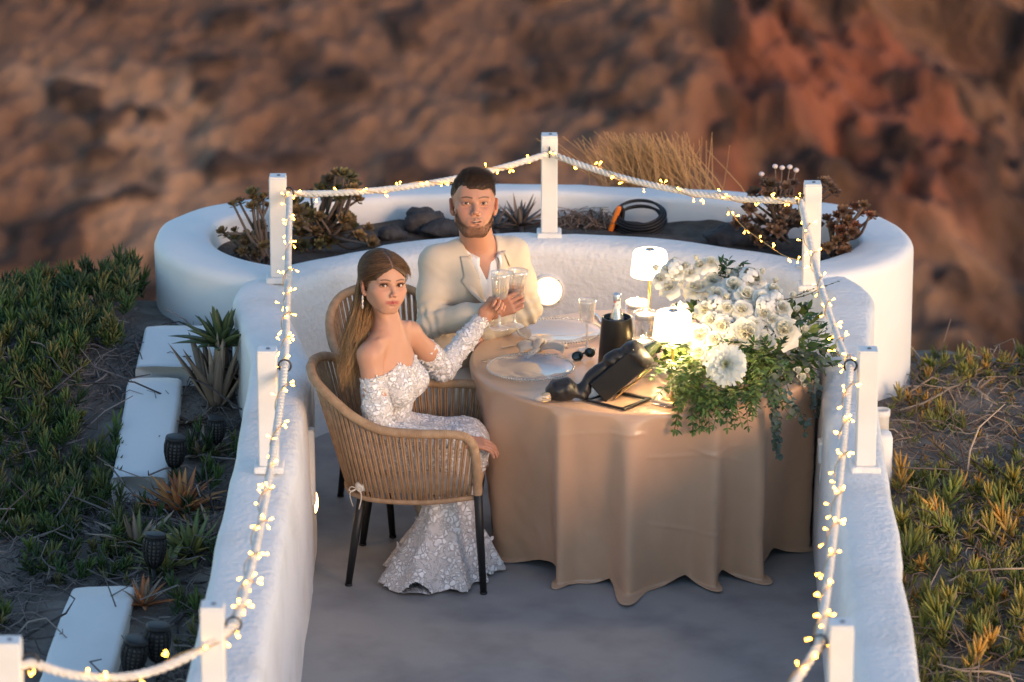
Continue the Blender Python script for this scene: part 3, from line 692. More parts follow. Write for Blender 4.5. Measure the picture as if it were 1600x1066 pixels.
# ------------------------------------------------------------------ wine cooler with a water bottle
c = U(963, 580, ZP); t = thing('wine_cooler', 'tapered matt black wine cooler holding a clear water bottle', 'wine cooler', c)
m = MB(); m.lathe([(0, .0), (.070, 0), (.073, .004), (.0575, .212), (.0575, .216), (.052, .216), (.051, .20), (.062, .012), (0, .012)], 48, c); m.build('bucket', 'black_metal', t)
m = MB(); m.lathe([(.0526, .200), (.0500, .205), (.048, .200)], 40, c); m.build('liner', 'metal_dark', t)
t = thing('water_bottle', 'clear glass water bottle with silver cap standing in the black cooler', 'bottle', c + [0, 0, .013])
b0 = c + [0, 0, .013]
m = MB(); m.lathe([(0, 0), (.031, 0), (.034, .006), (.034, .165), (.030, .190), (.018, .232), (.0135, .250), (.0135, .275), (.0115, .275), (.0115, .250), (.016, .230), (.0285, .188), (.0315, .165), (.0315, .008), (0, .006)], 32, b0); m.build('glass_body', 'glass', t)
m = MB(); m.lathe([(.0145, .272), (.0155, .275), (.0155, .293), (.013, .297), (0, .298)], 20, b0); m.build('cap', 'cap_blue', t)
m = MB(); m.lathe([(.0172, .240), (.0142, .253), (.0142, .270)], 24, b0); m.build('neck_label', 'label_paper', t)
# ------------------------------------------------------------------ tilted bottle cradle, bottle, black cloth sleeve
def cradle():
    A = U(937, 622, ZP) + [0, 0, .03]; B = U(1012, 548, Y=A[1] + .015); ax = B - A; Lx = np.linalg.norm(ax); ax /= Lx
    n = np.array([-ax[2], 0, ax[0]]); n /= np.linalg.norm(n); side = np.cross(ax, n)
    t = thing('bottle_cradle', 'tilted black wine bottle cradle on an open square base frame', 'bottle holder', (A[0], A[1], ZP))
    cs = [U(917, 627, ZP), U(974, 641, ZP), U(1014, 625, ZP), U(960, 614, ZP)]
    for i in range(4):
        a, b = cs[i], cs[(i + 1) % 4]; d = (b - a); L = np.linalg.norm(d); d /= L
        w = .018 if i in (1, 2) else .012; M = np.stack([d, np.cross([0, 0, 1.0], d), [0, 0, 1.0]], 1)
        m = MB(); m.box((a + b) / 2 + [0, 0, .004 + .0004 * i], (L + .010, w, .008), M, bev=.002); m.build('base_bar', 'black_leather', t, smooth=False)
    # leather case leaning over, open at its upper end
    Mb = np.stack([n, side, ax], 1); cw = .092; cd = .070; cl = Lx * .90; cc = A + ax * cl * .46 + n * .006
    for q in (-1, 1):
        m = MB(); m.box(cc + side * q * cd / 2, (cw, .006, cl), Mb, bev=.0025); m.build('case_panel', 'black_leather', t, smooth=False)
        m = MB(); m.box(cc + n * q * (cw / 2 - .003), (.006, cd - .0066, cl - .004), Mb, bev=.0025); m.build('case_panel', 'black_leather', t, smooth=False)
    for q in (-1, 1): m = MB(); m.tube([cc + side * -(cd / 2 + .0035) + n * q * cw * .40 - ax * cl * .47, cc + side * -(cd / 2 + .0035) + n * q * cw * .40 + ax * cl * .47], .0016, 5); m.build('seam', 'black_metal', t)
    for k in (-1, 1):
        top = A + ax * Lx * .86 + side * .032 * k - n * .056; bot = np.array([cs[2][0] * .55 + cs[3][0] * .45, cs[2][1] * .5 + cs[3][1] * .5 + .02 * k, ZP + .008]) if 0 else A * 0 + np.array([A[0] + .055, A[1] + .028 * k, ZP + .008])
        m = MB(); m.tube([bot, bot * .5 + top * .5 + [.008, 0, -.004], top], .0032, 8); m.build('rod', 'brass', t)
    # bottle lying in it
    b = thing('wine_bottle', 'dark wine bottle lying tilted in the black cradle, neck upwards', 'bottle', A + ax * .01)
    Mz = np.stack([side, n, ax], 1); o_ = A + ax * .012 - n * .004
    k = Lx / .16
    m = MB(); m.lathe([(0, 0), (.034, 0), (.037, .005), (.037, .115 * k), (.034, .135 * k), (.020, .165 * k), (.0145, .180 * k), (.0140, .215 * k)], 32, o_, Mz); m.build('body', 'bottle_green', b)
    m = MB(); m.lathe([(.0150, .190 * k), (.0152, .226 * k), (.0160, .228 * k), (.0160, .235 * k), (.0145, .238 * k)], 24, o_, Mz); m.build('capsule', 'black_metal', b)
    m = MB(); m.lathe([(.0148, .238 * k), (.0120, .2395 * k), (0, .2395 * k)], 20, o_, Mz); m.build('cork_top', 'foil', b)
    # cloth sleeve over the bottle, sliding down to the table on the far side from the lamp
    c2 = U(903, 606, ZP); c3 = U(874, 603, Y=A[1] - .02); g = SDF(np.minimum(A, c2) - [.14, .12, .08], np.maximum(B, c2) + [.10, .12, .12], .0035)
    g.ell(A + ax * (Lx * .86) + n * .004, (.058, .050, .036), np.stack([n, side, ax], 1), 0)
    g.chain([(A + ax * Lx * .84 + n * .040, .030), (A + ax * Lx * .5 + n * .062, .024), (A + ax * .02 + n * .060, .021), (np.array([c2[0] + .012, A[1] - .01, ZP + .026]), .022), (np.array([c2[0] - .02, A[1] - .01, ZP + .024]), .022)], .025)
    g.ell((c3[0] + .006, A[1] - .010, ZP + .036), (.060, .048, .050), k=.022)
    g.noise(lambda x, y, z: .0050 * fbm(x * 18, y * 18, z * 14, 3) + .002 * np.sin((x + z) * 90 + 4 * vnoise(x * 12, y * 12, z * 12)))
    sl, P = g.region(g.lo, g.lo + g.n * g.h); g.d[sl] = np.maximum(g.d[sl], (ZP + .001) - P[2] + 0 * g.d[sl])
    V, F = g.mesh(); o = obj('cloth_sleeve', mesh('cloth_sleeve', V - [c2[0], A[1], ZP], F, 'black_satin'), loc=(c2[0], A[1], ZP))
    tag(o, 'black satin cloth sleeve slumped over the tilted bottle and onto the table', 'cloth')
    # cream and gold tassel
    q = np.array([c3[0] - .050, A[1] - .045, ZP + .018]); s = thing('tassel_knob', 'cream and gold striped knob lying beside the black satin cloth', 'knob', (q[0], q[1], ZP))
    M = zto((-.92, -.25, -.10)); m = MB(); m.lathe([(0, -.020), (.014, -.016), (.0175, .0), (.014, .018), (.008, .036), (0, .042)], 24, q, M); m.build('core', 'napkin_satin', s)
    for k in range(8):
        a0 = k / 8 * 2 * math.pi; pts = [q + M @ np.array([rr * math.cos(a0 + zz * 18), rr * math.sin(a0 + zz * 18), zz]) for rr, zz in ((.0145, -.016), (.0178, -.004), (.0175, .006), (.0146, .018))]
        m = MB(); m.tube(spline(pts, 10), .0016, 5); m.build('gold_cord', 'brass', s)
cradle()
c = U(1034, 633, ZP); t = thing('corkscrew', 'folded waiter corkscrew with pale handle lying beside the lamp foot', 'corkscrew', c)
d = np.array([.8, -.6, 0]); m = MB(); m.tube([c - d * .045 + [0, 0, .008], c + [0, 0, .011], c + d * .045 + [0, 0, .008]], [.006, .008, .006], 8); m.build('handle', 'napkin_satin', t)
m = MB(); m.tube([c - d * .05 + [.004, .012, .006], c + d * .05 + [.004, .012, .006]], .005, 6); m.build('lever', 'black_metal', t)
a = np.linspace(0, 8 * math.pi, 50); m = MB(); m.tube([c + d * (.05 * (k / 25 - .4)) + [.004 * math.cos(k), -.016, .006 + .004 * math.sin(k)] for k in a / math.pi * 3], .0012, 5); m.build('worm', 'steel', t)
# ------------------------------------------------------------------ cordless table lamps
def table_lamp(px, py, label):
    c = U(px, py, ZP); t = thing('table_lamp', label, 'lamp', c, 'cordless mushroom table lamps'); h = .355
    m = MB(); m.lathe([(0, .010), (.042, .009), (.045, .005), (.045, 0), (0, 0)], 36, c); m.build('foot', 'brass', t)
    m = MB(); m.lathe([(.0055, .009), (.0055, h - .10)], 16, c); m.build('stem', 'brass', t)
    m = MB(); m.lathe([(.074, h - .104), (.0755, h - .100), (.067, h - .016), (.062, h - .006), (.052, h - .002), (0, h), ], 48, c); m.lathe([(.074, h - .104), (.070, h - .100), (.020, h - .098), (0, h - .098)], 48, c); m.build('shade', 'lamp_shade', t)
    m = MB(); m.lathe([(.018, h - .0005), (.017, h + .003), (0, h + .0035)], 24, c); m.build('touch_button', 'steel', t)
    m = MB(); m.lathe([(.006, h + .003), (.006, h + .0055), (0, h + .006)], 14, c); m.build('button_centre', 'brass', t)
    l = bpy.data.lights.new('lamp_light', 'POINT'); l.energy = 7.0; l.color = (1.0, .68, .34); l.shadow_soft_size = .04
    lo = bpy.data.objects.new('lamp_light', l); COL.objects.link(lo); lo.parent = t; lo.location = (0, 0, h - .125)
table_lamp(1014, 526, 'lit white mushroom lamp on brass stem behind the candle glasses')
table_lamp(1050, 628, 'lit white mushroom lamp on brass stem beside the tilted bottle')
# ------------------------------------------------------------------ floating candles in glass cylinders
def candle_jar(px, py, h, r, label):
    c = U(px, py, ZP); t = thing('candle_glass', label, 'candle holder', c, 'glass cylinders with floating candles')
    m = MB(); m.lathe([(0, 0), (r, 0), (r + .001, .004), (r + .001, h), (r - .0015, h), (r - .002, .008), (0, .008)], 36, c); m.build('cylinder', 'glass', t)
    m = MB(); m.lathe([(0, .0085), (r - .0025, .0085), (r - .0025, h - .02), (0, h - .02)], 30, c); m.build('water', 'water', t)
    m = MB(); m.lathe([(0, h - .026), (r - .006, h - .024), (r - .003, h - .012), (r - .006, h - .008), (r * .5, h - .009), (0, h - .011)], 30, c); m.build('candle', 'wax', t)
    m = MB(); m.sphere(c + [0, 0, h + .004], (.0045, .0045, .013), 10, 8); m.build('flame', 'flame', t)
candle_jar(995, 528, .150, .046, 'glass cylinder with floating candle, beside the far lamp stem')
candle_jar(1008, 552, .165, .046, 'tall glass cylinder with floating candle between the two lamps')
candle_jar(1004, 585, .140, .040, 'glass cylinder with floating candle behind the wine bottle neck')
candle_jar(1062, 535, .150, .036, 'glass cylinder with floating candle against the white roses')
# ------------------------------------------------------------------ bouquet
pmat('petal_white', (0.80, 0.79, 0.72), 0.55, attr=True, transl=0.25)
pmat('leaf_green', (1, 1, 1), 0.45, attr=True, transl=0.2, spec=0.4)
pmat('stem_green', (0.10, 0.13, 0.05), 0.6)
def petal(m, c, M, az, tilt, L, W, cup, curl, r0, col, nu=4, nv=5):
    """one petal leaving the flower axis at azimuth az; tilt 0 = upright, 90 = flat"""
    V = []
    for i in range(nu + 1):
        u = i / nu; w = W * math.sin(math.pi * (.10 + .62 * u)) 
        ang = tilt + curl * u * u; y = r0 + L * u * math.sin(ang); z = L * u * math.cos(ang)
        for j in range(nv):
            v = j / (nv - 1) * 2 - 1
            p = np.array([w * v, y - cup * W * v * v * math.cos(ang), z + cup * W * v * v * math.sin(ang) - .06 * L * u * v * v]); V.append(p)
    V = np.array(V) @ rotz(az).T @ M.T + c
    F = [(i * nv + j, i * nv + j + 1, (i + 1) * nv + j + 1, (i + 1) * nv + j) for i in range(nu) for j in range(nv - 1)]
    m.add(V, F, col)
def rose(m, c, nrm, r, g, open_=1.0, ruff=0.0):
    M = zto(nrm); n = 30
    for k in range(n):
        f = k / (n - 1); az = k * 2.39996 + g.normal(0, .1); tilt = R(-30 + 108 * open_ * f ** 1.1 + ruff * g.normal(0, 14)); L = r * (.62 + .42 * f) * g.uniform(.92, 1.05)
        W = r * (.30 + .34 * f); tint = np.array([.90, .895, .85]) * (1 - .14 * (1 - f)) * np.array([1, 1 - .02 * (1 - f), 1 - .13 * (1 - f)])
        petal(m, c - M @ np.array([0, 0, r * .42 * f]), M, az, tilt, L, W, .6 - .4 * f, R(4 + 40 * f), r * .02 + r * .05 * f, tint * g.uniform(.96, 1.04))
def mum(m, c, nrm, r, g):
    M = zto(nrm)
    for k in range(210):
        f = (k / 209) ** .7; az = k * 2.39996; tilt = R(8 + 84 * f + g.normal(0, 5)); L = r * (.35 + .70 * f) * g.uniform(.9, 1.08)
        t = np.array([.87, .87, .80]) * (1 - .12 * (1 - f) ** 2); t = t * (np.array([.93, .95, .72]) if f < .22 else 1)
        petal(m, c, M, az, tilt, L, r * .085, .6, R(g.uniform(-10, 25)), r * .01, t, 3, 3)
def bud(m, c, nrm, r, g):
    M = zto(nrm)
    for k in range(12):
        f = k / 11; petal(m, c, M, k * 2.4, R(3 + 30 * f), r * (1.3 - .1 * f), r * .5, .6, R(-10 + 20 * f), r * .05, np.array([.86, .85, .76]) * g.uniform(.95, 1.03))
def leaf(m, b, d, nrm, L, W, curl, col, nu=4, shape=.5):
    d = np.array(d) / np.linalg.norm(d); s = np.cross(d, nrm); s /= np.linalg.norm(s) + 1e-9; n = np.cross(s, d); V = []
    for i in range(nu + 1):
        u = i / nu; w = W * math.sin(math.pi * (u ** (math.log(.5) / math.log(shape)))) * .5 if 0 < u < 1 else W * .04; c = np.array(b) + d * L * u - n * curl * L * u * u
        V += [c - s * w + n * w * .25, c, c + s * w + n * w * .25]
    F = []
    for i in range(nu):
        a = 3 * i; F += [(a, a + 1, a + 4, a + 3), (a + 1, a + 2, a + 5, a + 4)]
    m.add(V, F, np.asarray(col))
GRN = {'ruscus': (.035, .085, .028), 'light': (.12, .18, .045), 'euc': (.105, .145, .115), 'pist': (.055, .11, .03)}
def spray(parent, name, pts, kind, n, L, W, g, both=True, shape=.5, curl=.2, mat='leaf_green'):
    P = spline(pts, max(8, n)); T, N, B = frame(P + g.normal(0, 1e-5, P.shape)); m = MB(); m.tube(P, np.linspace(.0022, .0010, len(P)), 5, col=(.10, .11, .05))
    base = np.array(GRN[kind])
    for i in range(1, len(P)):
        for s in ((-1, 1) if both else ((-1) ** i,)):
            a = g.uniform(-.6, .6); out = s * (math.cos(a) * B[i] + math.sin(a) * N[i]); d = out * .9 + T[i] * g.uniform(.4, .9) + np.array([0, 0, g.normal(0, .12)])
            f = 1 - .35 * i / len(P); leaf(m, P[i], d, np.array([0, -.35, .9]) + g.normal(0, .35, 3), L * f * g.uniform(.75, 1.15), W * f * g.uniform(.8, 1.1), curl * g.uniform(-.5, 1.3), base * g.uniform(.65, 1.4) * np.array([g.uniform(.85, 1.2), 1, g.uniform(.8, 1.1)]), shape=shape)
        if i == len(P) - 1: leaf(m, P[i], T[i], (0, -.4, .9), L * .7, W * .7, curl, base * 1.2, shape=shape)
    return m.build(name, mat, parent, usecol=True)
def nrm3(v): return v / np.linalg.norm(v)
def bouquet():
    g = np.random.default_rng(21); EC = np.array([.365, -.12, .805]); ER = np.array([.350, .27, .235])
    root = thing('flower_arrangement', 'large white rose and chrysanthemum arrangement with trailing greenery on the table', 'flowers', (EC[0], EC[1], ZP))
    def hit(px, py):
        o = np.array([CX, CY, CZ]); d = ray(px, py); oo = (o - EC) / ER; dd = d / ER; a = dd @ dd; b = oo @ dd; c = oo @ oo - 1; D = b * b - a * c
        t = (-b - math.sqrt(D)) / a if D > 0 else -b / a
        p = o + d * t; n = (p - EC) / ER ** 2; return p, n / np.linalg.norm(n)
    Z = lambda zx, zy: (980 + zx / 3.046, 370 + zy / 3.046)
    big = [(205, 250, 46), (330, 252, 50), (408, 215, 44), (350, 140, 34), (395, 128, 36), (160, 205, 34), (300, 180, 32), (246, 178, 27), (280, 145, 26), (430, 275, 36), (195, 160, 30), (505, 240, 50), (560, 185, 42), (610, 205, 40), (565, 285, 52), (640, 300, 44), (692, 262, 44), (530, 170, 30), (545, 352, 46),
           (375, 350, 46), (568, 460, 74), (452, 425, 48), (650, 372, 44), (745, 448, 66), (735, 345, 42), (655, 492, 46), (350, 472, 56), (345, 545, 44), (400, 400, 40), (475, 345, 38), (610, 420, 34), (690, 400, 36), (420, 490, 44), (300, 500, 40), (500, 500, 36)]
    for i, (x, y, r) in enumerate(big):
        p, n = hit(*Z(x, y)); n = n * .75 + np.array([0, -.55, .35]) + g.normal(0, .13, 3); n /= np.linalg.norm(n); rr = r / 3.046 / 395 * 1.22
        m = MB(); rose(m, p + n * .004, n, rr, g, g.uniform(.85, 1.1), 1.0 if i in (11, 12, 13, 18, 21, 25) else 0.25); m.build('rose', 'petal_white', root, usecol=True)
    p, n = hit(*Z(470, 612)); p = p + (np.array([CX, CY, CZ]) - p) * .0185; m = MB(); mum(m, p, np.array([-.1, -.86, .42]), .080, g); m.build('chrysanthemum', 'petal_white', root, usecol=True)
    for (x, y, r) in [(470, 305, 26), (325, 392, 24), (782, 300, 26), (836, 456, 26), (800, 362, 24), (410, 270, 20), (230, 130, 20), (815, 672, 30), (800, 640, 24), (830, 700, 22), (845, 640, 18), (720, 320, 20), (140, 170, 22), (330, 120, 20), (700, 230, 22), (480, 190, 22), (640, 185, 22), (265, 235, 18)]:
        p, n = hit(*Z(x, y)); n = n * .6 + np.array([.1, -.4, .6]); n /= np.linalg.norm(n); m = MB(); bud(m, p + n * .008, n, r / 3.046 / 395, g); m.build('rosebud', 'petal_white', root, usecol=True)
    # hydrangea heads: balls of four-petalled florets
    for (x, y, r) in [(235, 165, 46), (575, 215, 52), (655, 335, 46), (420, 330, 40), (700, 300, 36)]:
        p, n = hit(*Z(x, y)); R_ = r / 3.046 / 395; p = p + n * R_ * .25; m = MB()
        for k in range(64):
            u = g.normal(0, 1, 3); u /= np.linalg.norm(u); u = nrm3(u + n * .75); q = p + u * R_ * g.uniform(.9, 1.06); Mz = zto(u); a0 = g.uniform(0, 6.28); c_ = np.array([.90, .90, .86]) * g.uniform(.9, 1.03)
            for j in range(4): petal(m, q, Mz, a0 + j * 1.571, R(72), R_ * .26, R_ * .17, .1, R(12), 0, c_, 2, 3)
        m.build('hydrangea', 'petal_white', root, usecol=True)
    # inner mass of leaves under the blooms
    m = MB()
    for k in range(900):
        u = g.normal(0, 1, 3); u /= np.linalg.norm(u); u[2] = u[2] * .9 - .1; p = EC + ER * u * g.uniform(.72, .98) 
        if p[2] < ZP + .01: p[2] = ZP + g.uniform(.01, .05)
        leaf(m, p, u + g.normal(0, .5, 3), u + g.normal(0, .4, 3), g.uniform(.03, .055), g.uniform(.014, .024), .2, np.array(GRN[('ruscus', 'pist', 'light')[g.integers(3)]]) * g.uniform(.6, 1.3))
    o = m.build('leaf_bed', 'leaf_green', root, usecol=True); tag(o, kind='stuff')
    def W(x, y, Y): 
        q = Z(x, y); return U(q[0], q[1], Y=Y)
    # light boxwood-like foliage spilling over the front of the table
    for k in range(46):
        x0 = g.uniform(240, 560); y0 = g.uniform(570, 700)
        if abs(x0 - 470) < 105 and y0 < 690: x0 = x0 - 150 if x0 < 470 else x0 + 110
        Y0 = g.uniform(-.50, -.34); x1 = x0 + g.normal(-10 + (x0 - 400) * .25, 55); y1 = y0 + g.uniform(30, 170) * (1 if g.random() < .8 else -.5); y1 = min(y1, 905)
        e = W(x1, y1, Y0 - .16 - .12 * g.random()); e[2] = max(e[2], ZP + .012) if math.hypot(e[0], e[1]) < .64 else e[2]
        s0 = W(x0, y0, Y0); mid = (s0 + e) / 2 + [0, -.02, .03]; mid[2] = max(mid[2], ZP + .02) if math.hypot(mid[0], mid[1]) < .66 else mid[2]
        spray(root, 'light_foliage_spray', [s0, mid, e], 'light' if g.random() < .6 else 'pist', 11, .034, .013, g)
    for k in range(40):
        a = g.uniform(0, 1); xa = g.uniform(250, 620); ya = g.uniform(540, 720)
        if abs(xa - 470) < 110 and ya < 700: xa = xa - 150 if xa < 470 else xa + 110
        p0, n0 = hit(*Z(xa, ya)); d = np.array([g.normal(0, .05), -.07 - .05 * g.random(), g.normal(-.02, .04)])
        e = p0 + d * 1.2; e[2] = max(e[2], ZP + .01) if math.hypot(e[0], e[1]) < .65 else e[2]
        spray(root, 'light_foliage_spray', [p0, p0 + d * .5 + [0, 0, .02], e], 'light' if k % 3 else 'pist', 8, .036, .014, g)
    for k in range(34):
        x0 = g.uniform(250, 580); s0 = W(x0, g.uniform(715, 765), -.53 - .06 * (x0 < 450)); x1 = x0 + g.normal((x0 - 420) * .15, 40); e = W(x1, g.uniform(790, 925), -.69); mid = W((x0 + x1) / 2, 760, -.655); mid[2] = max(mid[2], ZP + .015)
        spray(root, 'light_foliage_spray', [s0, mid, e], 'light' if g.random() < .6 else 'pist', 11, .036, .014, g)
    # dark pointed ruscus
    for pts in ([(640, 560), (560, 505), (470, 500), (410, 525)], [(640, 560), (560, 530), (490, 555)], [(690, 600), (620, 620), (560, 680)], [(650, 600), (600, 560), (600, 500)], [(690, 580), (720, 520), (740, 490)], [(640, 640), (600, 720), (610, 800)], [(560, 700), (520, 790), (430, 850)], [(620, 690), (580, 790), (480, 890)], [(680, 640), (680, 560), (655, 500)], [(560, 640), (600, 600), (650, 580)], [(600, 640), (640, 680), (720, 720)],
                [(470, 220), (470, 160), (485, 115)], [(470, 215), (450, 165), (452, 115)], [(480, 220), (515, 165), (550, 130)], [(470, 225), (440, 190), (430, 150)], [(790, 420), (840, 395), (880, 375)], [(600, 650), (560, 620), (540, 580)]):
        Y0 = -.38 if pts[0][1] > 300 else .02; spray(root, 'ruscus_spray', [W(x, y, Y0 - .02 * i) for i, (x, y) in enumerate(pts)], 'ruscus', 11, .044, .017, g, shape=.42)
    # round-leaved eucalyptus trailing to the right and hanging down
    for pts, Y0, n in (([(700, 560), (800, 520), (900, 530), (980, 560)], -.26, 15), ([(720, 600), (820, 560), (900, 570), (975, 600)], -.30, 15), ([(740, 560), (840, 600), (900, 680), (910, 760), (905, 840)], -.32, 18), ([(720, 640), (800, 660), (870, 720), (880, 800)], -.36, 15),
                       ([(680, 640), (690, 740), (700, 850), (705, 960), (725, 1040)], -.56, 22), ([(690, 660), (700, 760), (715, 870), (720, 980)], -.57, 20), ([(740, 640), (780, 760), (830, 850), (845, 930)], -.50, 9), ([(730, 700), (740, 770), (790, 820), (855, 880)], -.52, 9), ([(690, 570), (730, 600), (720, 680)], -.40, 12), ([(780, 330), (810, 345), (840, 330)], -.1, 6), ([(760, 400), (790, 390), (800, 420)], -.22, 6), ([(640, 440), (660, 440), (690, 460)], -.33, 6)):
        spray(root, 'eucalyptus_branch', [W(x, y, Y0 + .02 * i) if pts[-1][0] > 860 else W(x, y, Y0 - .01 * i) for i, (x, y) in enumerate(pts)], 'euc', n, .033, .032, g, shape=.5, curl=.1)
    # fine stems reaching out to the parapet
    for pts, Y0 in (([(740, 300), (850, 280), (930, 240), (1000, 215)], .1), ([(800, 350), (880, 400), (945, 410), (945, 455)], .0), ([(760, 300), (830, 270), (880, 250)], .08), ([(820, 430), (850, 480), (870, 490)], -.05)):
        spray(root, 'wispy_stem', [W(x, y, Y0) for x, y in pts], 'pist', 8, .016, .009, g)
bouquet()
# ================================================================== rope armchairs
pmat('cord', (0.38, 0.235, 0.13), 0.75, (0.28, 0.165, 0.09), 40, 3, bump=0.4, bscale=400, bdist=0.001)
pmat('cord_wrap', (0.41, 0.265, 0.155), 0.7, (0.31, 0.19, 0.105), 30, 3, bump=0.3, bscale=500, bdist=0.001)
pmat('leg_black', (0.012, 0.012, 0.013), 0.45)
pmat('cushion', (0.62, 0.57, 0.49), 0.85, bump=0.3, bscale=220, bdist=0.002, sheen=0.3)
def make_chair(loc, rz, label):
    t = thing('rope_armchair', label, 'chair', loc, 'woven rope armchairs at the table')
    M = rotz(rz); L = np.array(loc, float)
    X = lambda P: np.asarray(P, float) @ M.T + L
    half = [(.245, .272, .40), (.242, .285, .52), (.225, .292, .605), (.175, .296, .638), (.02, .298, .640), (-.11, .290, .648), (-.21, .268, .685), (-.30, .225, .742), (-.372, .150, .785), (-.402, .06, .802)]
    rim = spline([(x, -y, z) for x, y, z in half] + [(-.405, 0, .803)] + [(x, y, z) for x, y, z in half[::-1]], 260)
    sh = [(.235, .262, .385), (.06, .268, .362), (-.12, .250, .356), (-.215, .200, .356), (-.262, .11, .356)]
    ring = spline([(x, -y, z) for x, y, z in sh] + [(-.272, 0, .356)] + [(x, y, z) for x, y, z in sh[::-1]], 200)
    P = resample(rim, .0022); s = np.arange(len(P)) * .0022
    m = MB(); m.tube(X(P), .0168 * (1 + .075 * np.abs(np.sin(s / .0085 * math.pi))), 10); m.build('wrapped_rim', 'cord_wrap', t)
    P = resample(ring, .0025); s = np.arange(len(P)) * .0025
    m = MB(); m.tube(X(P), .0105 * (1 + .07 * np.abs(np.sin(s / .0085 * math.pi))), 8); m.tube(X([(.235, -.262, .386), (.235, .262, .386)]), .0105, 8); m.build('seat_ring', 'cord_wrap', t)
    # cords from rim to ring, in close pairs
    lr = np.r_[0, np.cumsum(np.linalg.norm(np.diff(rim, axis=0), axis=1))]; lg = np.r_[0, np.cumsum(np.linalg.norm(np.diff(ring, axis=0), axis=1))]
    at = lambda C, l, f: np.array([np.interp(f * l[-1], l, C[:, k]) for k in range(3)])
    m = MB(); n = 66
    for i in range(n):
        f = .085 + .83 * (i + .5) / n
        for d in (-.0022, .0022):
            a = at(rim, lr, f + d); b = at(ring, lg, (f - .085) / .83 * .98 + .01 + d); o = a - b
            m.tube(X([a, a * .5 + b * .5, b]), .0042, 6)
    o = m.build('cord_weave', 'cord', t); tag(o, kind='stuff')
    for sy in (-1, 1):
        m = MB(); m.tube(X([(.243, sy * .274, .47), (.252, sy * .268, .24), (.264, sy * .255, .006)]), [.0165, .0155, .0125], 12); m.tube(X([(.264, sy * .255, .008), (.264, sy * .255, .0)]), .014, 12); m.build('leg', 'leg_black', t)
        m = MB(); m.tube(X([(-.195, sy * .195, .37), (-.225, sy * .207, .18), (-.250, sy * .215, .006)]), [.0165, .0155, .0125], 12); m.tube(X([(-.250, sy * .215, .008), (-.250, sy * .215, .0)]), .014, 12); m.build('leg', 'leg_black', t)
    # cushion
    g = SDF((-.30, -.29, .355), (.27, .29, .45), .006)
    def fn(x, y, z):
        w = .232 + .022 * np.clip((x + .25) / .45, 0, 1); qx = np.abs(x + .005) - .215; qy = np.abs(y) - w; qz = np.abs(z - .399) - .020; r = .018
        return np.sqrt(np.maximum(qx + r, 0) ** 2 + np.maximum(qy + r, 0) ** 2 + np.maximum(qz + r, 0) ** 2) + np.minimum(np.maximum(np.maximum(qx, qy), qz) + r, 0) - r - .004 * (1 - (x / .25) ** 2) * (1 - (y / .26) ** 2)
    g.put(fn, (-.24, -.27, .37), (.22, .27, .43)); V, F = g.mesh(); m = MB(); m.add(X(V), F); c = m.build('cushion', 'cushion', t)
    for sy in (-1, 1):
        m = MB(); k = np.array([-.215, sy * .222, .39])
        for dx, dz in ((-.02, -.03), (.018, -.035)): m.tube(X(spline([k, k + [dx, sy * .012, dz * .3], k + [dx * 1.1, sy * .012, dz], k + [dx * .6, sy * .010, dz * 2.2]], 10)), .004, 5, flat=.4)
        for dx in (-1, 1): m.tube(X(spline([k, k + [dx * .016, sy * .012, .012], k + [dx * .026, sy * .012, .0], k + [dx * .014, sy * .012, -.006], k], 14)), .0035, 5, flat=.5)
        m.build('tie', 'cushion', c)
    return t
make_chair((-.872, -.392, 0), R(-5), 'tan woven rope armchair with black legs that the woman sits in')
make_chair((-.900, .285, 0), R(-60), 'tan woven rope armchair that the man in the cream jacket sits in')
# ================================================================== people
pmat('skin', (1, 1, 1), 0.48, attr=True, sss=0.12, spec=0.4, bump=0.06, bscale=350, bdist=0.001)
pmat('eye_white', (0.60, 0.56, 0.53), 0.15, spec=0.5)
pmat('iris', (0.075, 0.035, 0.015), 0.12, spec=0.6)
pmat('pupil', (0.004, 0.004, 0.004), 0.08)
pmat('teeth', (0.58, 0.53, 0.48), 0.25)
pmat('hair_strand', (1, 1, 1), 0.42, attr=True, spec=0.35)
pmat('linen', (0.60, 0.51, 0.40), 0.85, (0.55, 0.465, 0.36), 9, 4, bump=0.35, bscale=420, bdist=0.001, sheen=0.25)
pmat('shirt_white', (0.80, 0.79, 0.77), 0.75, bump=0.2, bscale=300, bdist=0.001, sheen=0.1)
pmat('button_brown', (0.07, 0.035, 0.02), 0.3)
pmat('trouser', (0.64, 0.57, 0.47), 0.85, bump=0.3, bscale=420, bdist=0.001)
pmat('crystal', (0.88, 0.85, 0.82), 0.05, metal=0.6, spec=1.0)
